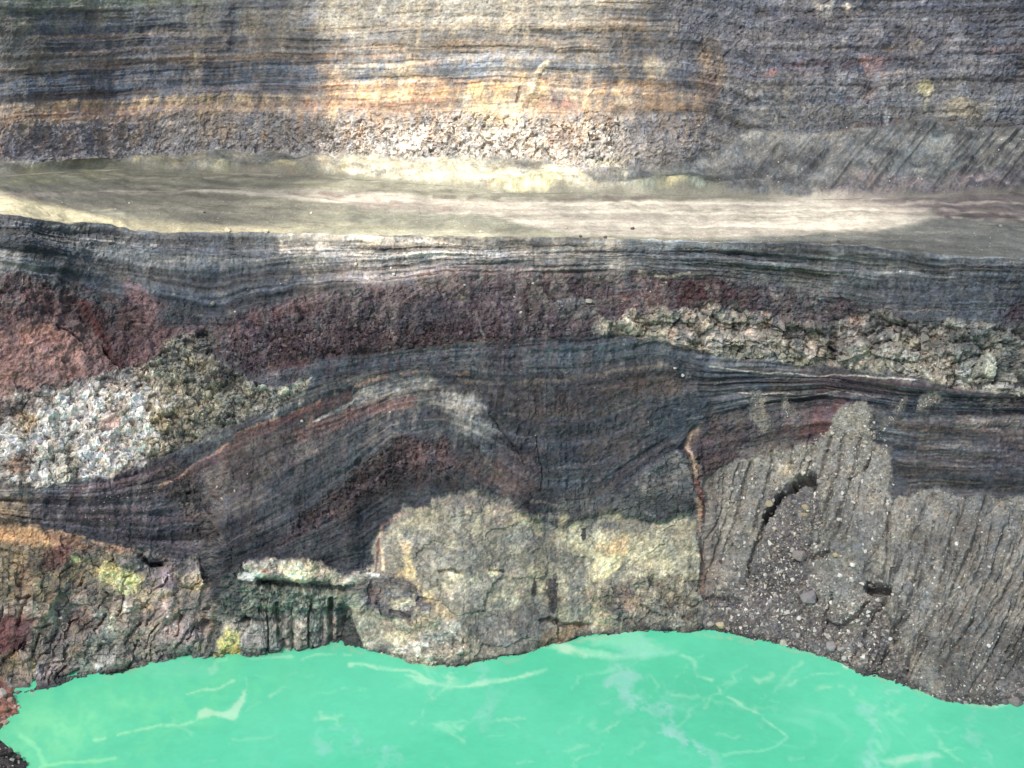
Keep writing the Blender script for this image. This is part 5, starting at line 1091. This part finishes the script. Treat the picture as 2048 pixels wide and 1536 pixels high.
# scree
TINT = [(164,160,152),(146,141,134),(128,122,116),(190,184,174),(110,104,100),(214,210,202),(160,146,126),(180,174,166),(138,132,126)]
TC = [(1412,960),(1500,925),(1620,885),(1715,800),(1745,830),(1780,905),(1790,1000),(1850,980),(1960,992),(2090,1010),(2090,1420),(1960,1412),(1880,1400),(1740,1352),(1620,1308),(1450,1268),(1415,1250)]
sc = rub_list(TC, 9500, 2.6, 8, TINT, pw=3, own=.6, sink=.1)
sc += rub_list([(1412,960),(1500,925),(1620,885),(1715,800),(1760,880),(1780,1000),(1800,1340),(1620,1306),(1450,1266)], 1000, 5, 15, TINT, pw=1.6, own=.4)
sc += rub_list([(1412,1200),(1500,1150),(1640,1150),(1760,1200),(1800,1340),(1740,1350),(1620,1306),(1450,1266)], 1500, 3, 11, TINT, pw=2, own=.3)
sc += rub_list([(1540,1000),(1640,980),(1650,1100),(1520,1180)], 800, 3, 10, TINT, pw=2.2, own=.3)
sc += rub_list([(1660,880),(1700,805),(1740,810),(1745,880),(1720,1000),(1640,1000)], 420, 3, 8.5, TINT[:4] + PALE[2:], pw=2)
sc += rub_list([(1850,1390),(2090,1360),(2090,1425),(1900,1405)], 300, 3, 12, TINT, own=.3)
sc += rub_list([(1500,780),(1520,775),(1545,860),(1520,868)], 40, 3, 6, TINT) + rub_list([(1555,800),(1575,795),(1600,830),(1570,835)], 40, 3, 6, TINT) + rub_list([(1740,880),(1760,855),(1800,800),(1815,795),(1770,860)], 60, 3, 7, TINT) + rub_list([(1838,800),(1870,780),(1880,800),(1830,820)], 50, 3, 7, TINT)
scatter('scree_stones', sc, M_SCREE, label='countless small grey stones strewn over the scree slope')
tb = rub_list([(0,405),(500,400),(1100,450),(1200,470),(700,468),(250,450),(0,425)], 1100, 1.0, 3.0, PALE[:3] + TINT[2:5], on=on_terr, pw=2) + rub_list([(1200,468),(1800,470),(2060,450),(2060,512),(1800,492),(1400,482)], 900, 1.0, 3.4, TINT, on=on_terr)
tb += rub_list([(1000,400),(1700,470),(1300,474)], 12, 2, 3, TINT, on=on_terr)
scatter('terrace_pebbles', tb, M_SCREE, label='tiny scattered stones on the cinder terrace')
ub = rub_list([(620,255),(1240,240),(1420,240),(1430,320),(1240,340),(900,312),(640,312)], 1600, 3, 8, on=on_upper) + rub_list([(0,262),(620,240),(620,312),(300,315),(0,318)], 700, 2.5, 6, on=on_upper)
ub += rub_list([(1400,10),(2060,10),(2060,240),(1760,250),(1500,262),(1430,200)], 1500, 2.5, 7, on=on_upper)
scatter('wall_rubble', ub, M_SCREE, upper_wall)
ab = rub_list([(1420,300),(1500,265),(1760,255),(2060,255),(2060,370),(1700,380),(1400,380)], 700, 1.5, 5, TINT, on=on_upper) + rub_list([(0,325),(600,320),(1200,350),(1200,380),(600,345),(0,345)], 120, 1.5, 3, TINT, on=on_upper)
scatter('apron_stones', ab, M_SCREE, label='small stones scattered over the debris aprons')
print('scatter', round(time.time()-T0, 1))

# individual boulders: u, v, size px, colour, where, label
BL = [
 (1600,1112,32,(140,132,130),'w','largest dark grey boulder, half sunk mid slope below the black hollow'),
 (1538,1010,20,(160,148,126),'w','tan boulder at the left lip of the black hollow'),
 (1614,1018,17,(168,154,126),'w','upper of two tan stones stacked below the black hollow'),
 (1612,1032,15,(156,142,118),'w','lower of two tan stones stacked below the black hollow'),
 (1679,1040,13,(206,202,192),'w','pale triangular stone right of the stacked tan pair'),
 (1551,1060,12,(190,176,150),'w','small pale tan stone below the black hollow'),
 (1675,1115,13,(186,170,136),'w','yellowish stone right of the largest dark boulder'),
 (1710,1132,14,(222,220,214),'w','bright white stone on the middle of the scree'),
 (1646,1126,12,(140,138,134),'w','grey stone just right below the largest dark boulder'),
 (1680,1154,13,(212,210,206),'w','white stone beside a small dark scarp on the scree'),
 (1622,1196,40,(138,132,134),'w','broad smooth grey slab boulder near the foot of the scree'),
 (1662,1205,11,(220,218,214),'w','small white stone on the right edge of the smooth grey slab'),
 (1756,1200,11,(196,192,188),'w','pale stone under the dark hole right of centre'),
 (1600,1236,14,(204,200,196),'w','pale angular stone below the smooth grey slab'),
 (1437,1178,13,(168,160,150),'w','grey stone above the rocky corner beside the headland'),
 (1421,1247,16,(176,168,160),'w','light grey rock at the waterline beside the headland'),
 (1441,1250,19,(186,170,138),'w','tan rock at the waterline beside the headland'),
 (1662,1294,26,(150,146,146),'w','big grey rock in the pale cluster above the waterline'),
 (1684,1300,18,(158,154,152),'w','right hand rock of the pale cluster above the waterline'),
 (1690,1318,14,(190,188,184),'w','lowest pale rock of the cluster at the waterline'),
 (1566,1286,19,(176,176,158),'w','pale greenish rock at the waterline left of the cluster'),
 (1780,1276,10,(198,196,192),'w','pale stone right of the shoreline rock cluster'),
 (1631,1262,11,(192,190,186),'w','small pale stone above the shoreline rock cluster'),
 (1912,1087,10,(226,224,220),'w','white stone among the rills on the right slope'),
 (1827,1168,9,(214,212,208),'w','white stone near the left edge of the rilled slope'),
 (1918,1174,8,(212,210,206),'w','small white stone low on the rilled slope'),
 (1977,1293,10,(216,214,208),'w','white stone low on the right of the rilled slope'),
 (1825,1246,14,(158,152,146),'w','grey stone at the foot of the rills'),
 (1735,1253,10,(190,186,182),'w','pale stone below the dark scarp near the foot'),
 (1462,1090,15,(128,120,112),'w','brown grey stone beside the rusty gully'),
 (1467,1003,11,(146,142,134),'w','grey stone high on the scree near the gully'),
 (1458,1072,16,(134,126,116),'w','rounded brown stone near the rusty gully'),
 (1456,1128,14,(150,142,132),'w','ring shaped pale stone low beside the gully'),
 (1641,966,16,(144,140,136),'w','grey boulder right of the black hollow'),
 (1671,960,12,(140,138,134),'w','grey stone further right of the black hollow'),
 (1730,884,12,(176,172,162),'w','pale stone at the top right of the scree tongue'),
 (1668,868,10,(190,184,170),'w','pale stone in the rubble below the red rock'),
 (1585,1100,12,(180,174,168),'w','pale stone left of the largest dark boulder'),
 (1640,1160,12,(150,146,144),'w','grey stone above the smooth grey slab'),
 (1585,1160,11,(200,196,190),'w','pale stone left above the smooth grey slab'),
 (1540,1200,12,(170,164,160),'w','grey stone in the rubble left of the slab'),
 (1530,1148,10,(190,186,180),'w','small pale stone at the foot of the long gully'),
 (1500,1230,13,(150,144,142),'w','grey stone in rubble above the waterline'),
 (1598,1270,14,(172,168,166),'w','pale grey stone left of the shoreline cluster'),
 (1720,1290,13,(164,160,158),'w','grey stone right beside the shoreline cluster'),
 (1178,603,16,(176,168,156),'w','pale round boulder stuck in the maroon scoria'),
 (925,597,13,(128,128,100),'w','olive boulder at the end of a pale streak in the scoria'),
 (931,572,7,(216,212,206),'w','white stone above the olive boulder'),
 (1029,593,6,(214,210,204),'w','white stone in the centre of the maroon scoria'),
 (1041,622,8,(196,190,182),'w','pale stone low in the maroon scoria'),
 (1066,567,7,(206,202,196),'w','upper white stone near the reddish stripe'),
 (788,548,8,(206,200,190),'w','pale stone on the streaked ash left of centre'),
 (711,528,10,(196,188,172),'w','pale boulder at the end of the streaked upper ash'),
 (781,534,7,(200,194,184),'w','small pale stone under the streaked upper ash'),
 (856,617,11,(84,80,80),'w','dark boulder jutting from the grey scoria'),
 (811,636,8,(96,92,96),'w','round dark stone in the bluish scoria'),
 (424,605,13,(132,134,118),'w','olive grey boulder perched above the left scoria'),
 (470,624,7,(206,200,186),'w','white stone on the pink scoria edge'),
 (1350,736,8,(206,202,184),'w','upper pale stone at the right crest of the fold'),
 (1365,750,10,(210,206,198),'w','lower pale stone at the right crest of the fold'),
 (604,841,7,(216,206,184),'w','pale stone on the pink streak of the fold'),
 (780,822,6,(212,206,190),'w','pale stone below the whitish fold crest'),
 (748,1320,0,(0,0,0),'w',''),
 (765,1310,9,(206,198,176),'w','cream stone at the waterline below the headland'),
 (1266,457,11,(78,74,78),'t','dark boulder alone on the pale lakebed edge'),
 (1132,458,8,(150,146,128),'t','grey boulder left of the lakebed edge'),
 (1162,474,8,(96,92,86),'t','dark boulder on the terrace lip under the lakebed'),
 (1210,475,9,(84,82,78),'t','dark boulder on the terrace lip further right'),
 (456,462,17,(196,186,160),'t','pale boulder on the left terrace lip'),
 (532,464,13,(190,180,156),'t','second pale boulder on the left terrace lip'),
 (1676,484,9,(84,82,78),'t','dark boulder on the right terrace lip'),
 (2002,454,8,(150,148,140),'t','grey boulder on the far right of the terrace'),
 (260,408,5,(204,200,188),'t','white stone on the left terrace flat'),
 (410,428,6,(88,84,76),'t','dark stone on the left terrace flat'),
 (624,430,7,(206,196,166),'t','pale boulder on the terrace left of centre'),
 (960,463,6,(200,196,180),'t','pale stone on the central terrace lip'),
 (2030,1404,30,(134,128,126),'w','big rounded grey rock in the water at lower right'),
 (2008,1406,17,(112,108,106),'w','small dark rock left of the rounded shore rock'),
 (2046,1386,24,(128,124,122),'w','grey rock behind the rounded shore rock at lower right'),
]
for i, (u, v, s, c, wh, lab) in enumerate(BL):
    if not lab: continue
    pos, nn, _ = (on_wall if wh == 'w' else on_terr)(u, v); m = PXM(pos)*s/2
    o = bpy.data.objects.new('boulder', ROUND[i % len(ROUND)]); scene.collection.objects.link(o)
    o.location = pos + nn*m*.25; o.rotation_euler = (random.uniform(-.4, .4), random.uniform(-.4, .4), random.uniform(0, 6.3))
    o.scale = (m*1.05, m*1.05, m*1.0); o.color = (*lin(c), 1); o['label'] = lab; o['category'] = 'boulder'; o['group'] = 'boulders on the crater slopes and terrace'
# shore rocks on the left bank
BK = [(6,1398,26,(196,180,172),'pale pinkish rock at the upper left shore corner'),(22,1404,18,(170,140,128),'reddish rock at the lake edge by the upper left corner'),(8,1422,24,(168,120,104),'large brick red rock on the left bank'),(28,1420,17,(154,104,92),'rust red rock touching the lake on the left bank'),(38,1424,13,(140,92,82),'outermost rust red rock on the left bank'),(10,1440,16,(190,160,146),'pale pink rock below the brick red one on the left bank'),(26,1436,12,(176,150,138),'small pink rock below the rust red ones on the left bank'),
      (6,1496,15,(66,62,64),'black rock at the top of the lower left rubble'),(22,1506,15,(80,76,76),'dark grey rock in the lower left rubble'),(14,1518,18,(58,56,58),'large black rock in the lower left rubble'),(34,1516,14,(92,88,84),'grey rock at the water in the lower left rubble'),(44,1526,15,(70,66,66),'dark rock nearest the water at lower left'),(24,1528,13,(200,194,184),'pale stone among black rocks at lower left'),(6,1530,17,(52,50,52),'black rock in the bottom left corner')]
for i, (u, v, s, c, lab) in enumerate(BK):
    pos, nn, _ = on_bank(u, v); m = PXM(pos)*s/2
    o = bpy.data.objects.new('shore_rock', (ROUND + BLOCK)[(i*3) % 20]); scene.collection.objects.link(o)
    o.location = pos + np.array([0, 0, max(0, m*.2)]); o.rotation_euler = (random.uniform(0, 6), random.uniform(0, 6), random.uniform(0, 6)); o.scale = (m, m, m)
    o.color = (*lin(c), 1); o['label'] = lab; o['category'] = 'rock'; o['group'] = 'rocks on the left bank'
br = rub_list([(-30,1395),(40,1400),(40,1430),(0,1460),(-30,1460)], 160, 4, 12, [(172,130,116),(150,104,92),(196,176,164),(130,96,88)], on=on_bank) + rub_list([(-30,1480),(20,1490),(55,1530),(60,1560),(-30,1560)], 260, 3, 11, [(62,60,62),(84,80,80),(110,104,100),(180,174,164),(50,48,50)], on=on_bank)
scatter('shore_rubble', br, M_SCREE, label='broken red and black rubble on the left bank')

# ================================================================== CLOUDS that shade the crater
CZ = 850.0
def to_cloud(p): s_ = (CZ - p[..., 2:3])/SUN[2]; return (p + SUN*s_)[..., :2]
key = [('E',640,-35),('E',1215,-35),('E',1215,40),('E',1235,120),('E',1240,200),('E',1250,300),('E',1190,350),('E',1330,386),('T',1450,400),('T',1640,402),('T',1800,425),('T',1780,450),('T',1600,470),('T',1350,478),('W',1000,488),('W',900,540),('W',740,530),('W',640,486),('T',400,464),('T',0,436),('T',-200,428),('T',-200,400),('T',0,404),('T',200,436),('T',400,454),('T',540,440),('T',600,400),('E',650,345),('E',640,290),('E',620,200),('E',690,130),('E',640,60)]
fn = {'E': on_upper, 'T': on_terr, 'W': on_wall}
kp = np.array([to_cloud(fn[a](u, v)[0][None].astype(float))[0] for a, u, v in key])
cx0, cy0 = kp.mean(0); print('gap centre', cx0, cy0, 'extent', np.ptp(kp, 0))
gx_ = np.linspace(cx0-750, cx0+750, 260); gy_ = np.linspace(cy0-650, cy0+500, 210)
# finer steps round the gap
gx_ = np.unique(np.concatenate([gx_, np.linspace(kp[:, 0].min()-30, kp[:, 0].max()+30, 150)])); gy_ = np.unique(np.concatenate([gy_, np.linspace(kp[:, 1].min()-30, kp[:, 1].max()+30, 110)]))
GX, GY = np.meshgrid(gx_, gy_); WX = GX + 7*fbm(GX/30, GY/30, 4, 1001); WY = GY + 5*fbm(GX/30, GY/30, 4, 1011)
ins = np.zeros(GX.shape, bool); d = np.full(GX.shape, 1e12)
for i in range(len(kp)):
    x0, y0 = kp[i]; x1, y1 = kp[(i+1) % len(kp)]
    ins ^= ((y0 > WY) != (y1 > WY)) & (WX < (x1-x0)*(WY-y0)/((y1-y0) or 1e-9) + x0)
    ex, ey = x1-x0, y1-y0; Lq = ex*ex+ey*ey+1e-9; t_ = np.clip(((WX-x0)*ex+(WY-y0)*ey)/Lq, 0, 1)
    d = np.minimum(d, (WX-x0-t_*ex)**2 + (WY-y0-t_*ey)**2)
d = np.sqrt(d)*np.where(ins, -1, 1)
edge_ = np.minimum.reduce([GX-gx_[0], gx_[-1]-GX, GY-gy_[0], gy_[-1]-GY])
dens = smooth(-14, 18, d + 16*fbm(GX/45, GY/45, 5, 1021, .6))*smooth(0, 160, edge_ + 90*fbm(GX/120, GY/120, 3, 1031))
dens = dens*(.90 + .10*fbm(GX/60, GY/60, 4, 1041))
dens = np.clip(dens, 0, 1)
thick = 2 + 45*smooth(0, 90, d)*smooth(0, 200, edge_)*(.8 + .5*fbm(GX/90, GY/90, 4, 1051))
topz_ = CZ + thick + 6*fbm(GX/40, GY/40, 4, 1061)*smooth(0, 60, d); botz_ = CZ - .25*thick
keep = dens > .015
idx = np.arange(GX.size).reshape(GX.shape)
qd = np.stack([idx[:-1, :-1], idx[:-1, 1:], idx[1:, 1:], idx[1:, :-1]], -1).reshape(-1, 4); qd = qd[keep.ravel()[qd].any(1)]
co = np.concatenate([np.stack([GX, GY, topz_], -1).reshape(-1, 3), np.stack([GX, GY, botz_], -1).reshape(-1, 3)])
fc = np.concatenate([qd, qd[:, ::-1] + GX.size])
mc = bpy.data.materials.new('cloud_vapour'); mc.use_nodes = True; t = mc.node_tree
for n_ in list(t.nodes): t.nodes.remove(n_)
out = t.nodes.new('ShaderNodeOutputMaterial'); tr = t.nodes.new('ShaderNodeBsdfTransparent'); tl = t.nodes.new('ShaderNodeBsdfTranslucent'); df = t.nodes.new('ShaderNodeBsdfDiffuse')
tl.inputs[0].default_value = (.95, .95, .95, 1); df.inputs[0].default_value = (.9, .9, .9, 1)
m1 = t.nodes.new('ShaderNodeMixShader'); m1.inputs[0].default_value = .3; m2 = t.nodes.new('ShaderNodeMixShader')
at = t.nodes.new('ShaderNodeAttribute'); at.attribute_name = 'Col'
t.links.new(tl.outputs[0], m1.inputs[1]); t.links.new(df.outputs[0], m1.inputs[2]); t.links.new(at.outputs['Fac'], m2.inputs[0])
t.links.new(tr.outputs[0], m2.inputs[1]); t.links.new(m1.outputs[0], m2.inputs[2]); t.links.new(m2.outputs[0], out.inputs[0])
CLOUD_OPACITY = .55
dc = np.tile((dens*CLOUD_OPACITY).reshape(-1, 1), (2, 3))
link('clouds', raw_mesh('clouds', co, fc, 4, dc, True), mc, kind='structure', label='broken grey cloud layer over the crater, open above the sunlit wall')
print('done', round(time.time()-T0, 1))
